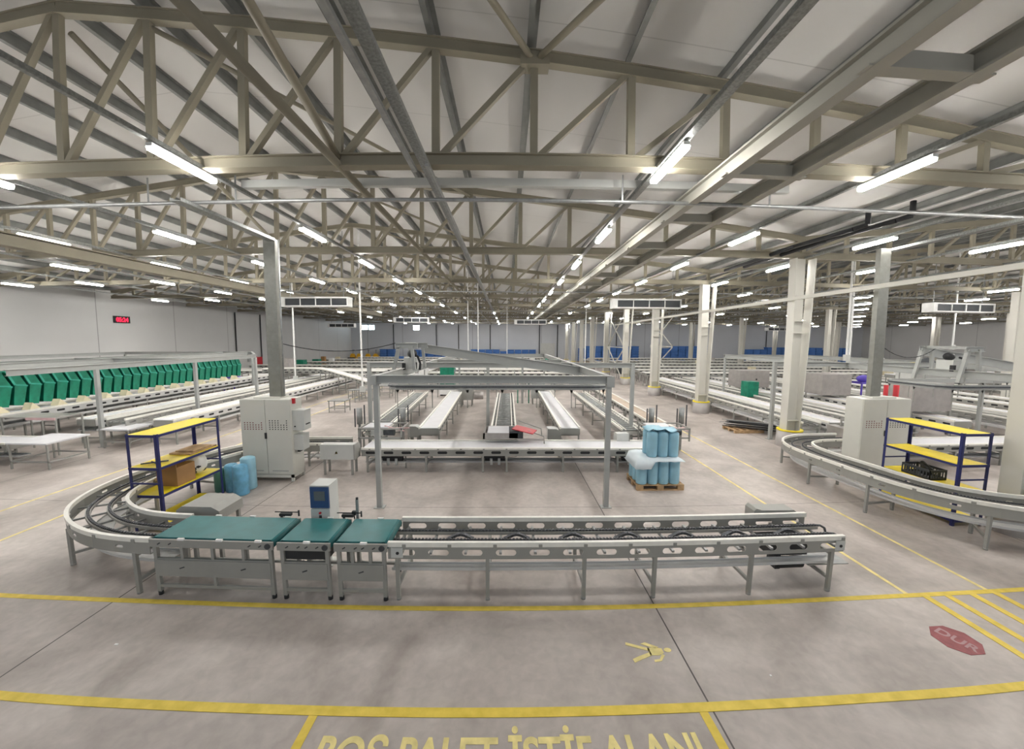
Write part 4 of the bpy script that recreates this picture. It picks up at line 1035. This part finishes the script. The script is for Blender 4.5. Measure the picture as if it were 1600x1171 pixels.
# clutter on the far lines
cols = ['green','whitep','card','pinkm','steel','dark','blue','lgrey','cream2']
cn = 0
spots = []; tries = 0
while len(spots) < 64 and tries < 4000:
    tries += 1
    x = random.choice([random.uniform(-24,-6),random.uniform(-5,6),random.uniform(11,42)]); y = random.uniform(25.5,55); w = random.uniform(.4,.9)
    if any(abs(x-a) < .95+w/2 and y0-.8 < y < y1+.5 for a,y0,y1 in fl): continue
    if any(x0-.8 < x < x1+.8 and -.6-w < y-y0 < .6 for x0,y0,x1,y1,z in far): continue
    if any(abs(x-q[0]) < 1.2 and abs(y-q[1]) < 1.2 for q in spots) or (12.4 < abs(x) < 21.5 and y < 35) or (x > 10 and y < 33.5 and x < 22) or (-15 < x < -10 and y < 34) or (-6 < x < -2.5 and y < 26.6): continue
    spots.append((x,y,w))
for x,y,w in spots:
    h = random.uniform(.5,1.2); mt = random.choice(cols)
    t = thing('line_station',(x,y,0),'small %s station box among the distant lines, %d m back, %d m %s of centre' % ({'green':'green','whitep':'white','card':'brown','pinkm':'pink','steel':'steel','dark':'dark','blue':'blue','lgrey':'grey','cream2':'cream'}[mt],int(y),abs(int(x)),'left' if x < 0 else 'right'),'station','stations among the distant lines')
    MB().box(-w/2,w/2,0,w,.45,.45+h).obj('housing',mt,t)
    MB().box(-w/2,-w/2+.04,0,.04,0,.45).box(w/2-.04,w/2,0,.04,0,.45).box(-w/2,-w/2+.04,w-.04,w,0,.45).box(w/2-.04,w/2,w-.04,w,0,.45).obj('leg','grey',t)

# ------------------------------------------------------------------ blue crate stacks against the back wall
def crate_stack_proto():
    t = thing('crate_stack',(0,0,0),'x','crate stack','blue crate stacks against the back wall')
    m = MB()
    for i in range(6): 
        z = .15+i*.32; m.add([(-.55,-.5,z),(.55,-.5,z),(.55,.5,z),(-.55,.5,z),(-.6,-.55,z+.28),(.6,-.55,z+.28),(.6,.55,z+.28),(-.6,.55,z+.28)],[(0,3,2,1),(4,5,6,7),(0,1,5,4),(1,2,6,5),(2,3,7,6),(3,0,4,7)]); m.box(-.62,.62,-.57,.57,z+.25,z+.31)
    m.obj('crates','blue',t); MB().box(-.6,.6,-.55,.55,0,.15).obj('pallet_base','wood',t); return t
spans = [(-21.9,-18.4,2.05),(-16.4,-8.8,1.95),(-6.3,5.0,2.1),(12.2,23.0,2.75),(26.5,34.8,2.8),(41,61,2.7)]
sp_ = crate_stack_proto(); KIDS['st'] = kids(sp_); first = True; sc = 0
names = []
for a,b,h in spans:
    x = a+.6
    while x <= b-.5:
        hh = h*(1 if random.random() < .75 else .86); sc += 1
        lab = 'blue crate stack against the back wall, %d m %s of the centre line' % (round(abs(x)),'left' if x < 0 else 'right')
        if first: o = sp_; o.location = (x,65.6,0); o['label'] = lab; first = False
        else: o = dup(sp_,(x,65.6 if x < 10 else 63.8,0),lab,ks=KIDS['st'])
        o.scale = (1,1,hh/2.07); x += 1.27
# yellow pallet trucks near the left back corner
for i,x in enumerate((-26.3,-25.2,-23.7,-22.4)):
    t = thing('pallet_truck',(x,64.2,0),'yellow pallet truck in the back left corner, %s from the left wall' % FIRST[i],'pallet truck','yellow pallet trucks')
    MB().box(-.4,.4,0,.5,.1,.95).prism([(-.4,.95),(.4,.95),(.2,1.3),(-.2,1.3)],.05,.45).obj('body','yellowm',t); MB().box(-.3,-.15,-1.1,0,.08,.18).box(.15,.3,-1.1,0,.08,.18).obj('fork','yellowm',t)
    MB().bar((0,.3,1.2),(0,.55,1.9),.05,.05).bar((-.2,.55,1.9),(.2,.55,1.9),.05,.05).obj('handle','black',t); MB().cyl((-.1,.25,.1),(.1,.25,.1),.1,10).obj('wheel','black',t)

# ------------------------------------------------------------------ left wall furniture
t = thing('digital_clock',(XL+.02,26.3,4.86),'red digital clock high on the left wall reading 05:24','clock')
MB().box(0,.08,-.62,.55,-.02,.46).obj('case','black',t)
cu = bpy.data.curves.new('digits','FONT'); cu.body = '05:24'; cu.size = .42; cu.align_x = 'CENTER'; cu.extrude = .004; cu.offset = .008; cu.materials.append(M['led'])
d = bpy.data.objects.new('digits',cu); COL.objects.link(d); d.parent = t; d.location = (.09,-.04,.07); d.rotation_euler = (R(90),0,R(90)); d.scale = (.95,1,1); solid(d)
one(MB().box(XL+.01,XL+.2,40.6,41.8,.85,1.75),'hose_cabinet','red','red fire hose cabinet on the left wall beside the riser','fire cabinet')
one(MB().box(XL,XL+.12,39.6,40.2,1.3,2.3),'wall_cabinet','frame','small grey cabinet on the left wall left of the red one','wall cabinet')
d = bpy.data.objects.new('door_1',None); COL.objects.link(d); struct(d); d.location = (XL,36.6,0)
MB().box(0,.06,0,1.8,0,2.35).obj('door_leaf','lgrey',d)
for i,y in enumerate((37.9,41.9)):
    one(MB().cyl((XL+.1,y,0),(XL+.1,y,6.4),.06,8),'wall_pipe','black','black downpipe on the left wall, %s' % ('left of the grey cabinet','right of the red cabinet')[i],'pipe')
for i,x in enumerate((-20,-12.5,-8.6,-3.0,5.8,9.0,19.5,33.5,47)):
    one(MB().cyl((x,YB-.1,0),(x,YB-.1,6.4),.07,8),'wall_pipe','black','black downpipe on the back wall, %s from the left' % FIRST[i],'pipe','black downpipes on the back wall')
one(MB().box(6,8.6,YB-.08,YB-.02,0,3.2).box(6.3,6.9,YB-.11,YB-.08,2.1,2.7),'loading_door','lgrey','pale loading door in the back wall beside the columns','loading door')
# thin cable drop poles
for i,(x,y,z0,l2) in enumerate(((-7.7,20,1.0,'just left of the front frame'),(-14.4,25.5,1.0,'behind the left riser'),(-3.1,30,1.0,'behind the lift frame'),(0,34,1.0,'in the centre'),(-2.0,26,1.0,'right of the lift frame'),(6.9,33,1,'left of the walkway'),(22,21,2.6,'beyond the right riser'),(19.0,20.0,2.6,'between second column and right riser'),(28.5,22.5,3.4,'beyond the right lift frame'),(16,17,2.9,'left of the right cabinet'))):
    t = thing('cable_drop_pole',(x,y,0),'thin white cable drop pole hanging from the roof, '+l2,'cable pole','thin cable drop poles')
    MB().bar((0,0,z0),(0,0,zt(x)+.43),.07,.07).obj('pole','whitep',t); MB().box(-.12,.12,-.08,.08,z0-.15,z0+.15).obj('socket_box','lgrey',t)
# small floor litter
one(MB().box(2.86,2.88,3.55,3.57,0,.006),'paper_scrap','whitep','tiny white paper scrap on the floor right of the joint','paper scrap')
one(MB().box(-4.35,-4.2,8.9,8.98,0,.015),'paper_scrap','whitep','white paper scrap on the floor below the rounded drive cover','paper scrap')
one(MB().box(-4.66,-4.62,3.95,3.97,0,.01),'paper_scrap','whitep','tiny white paper scrap between the two long yellow lines','paper scrap')
for o in list(COL.objects):
    if '_L' in o: del o['_L']
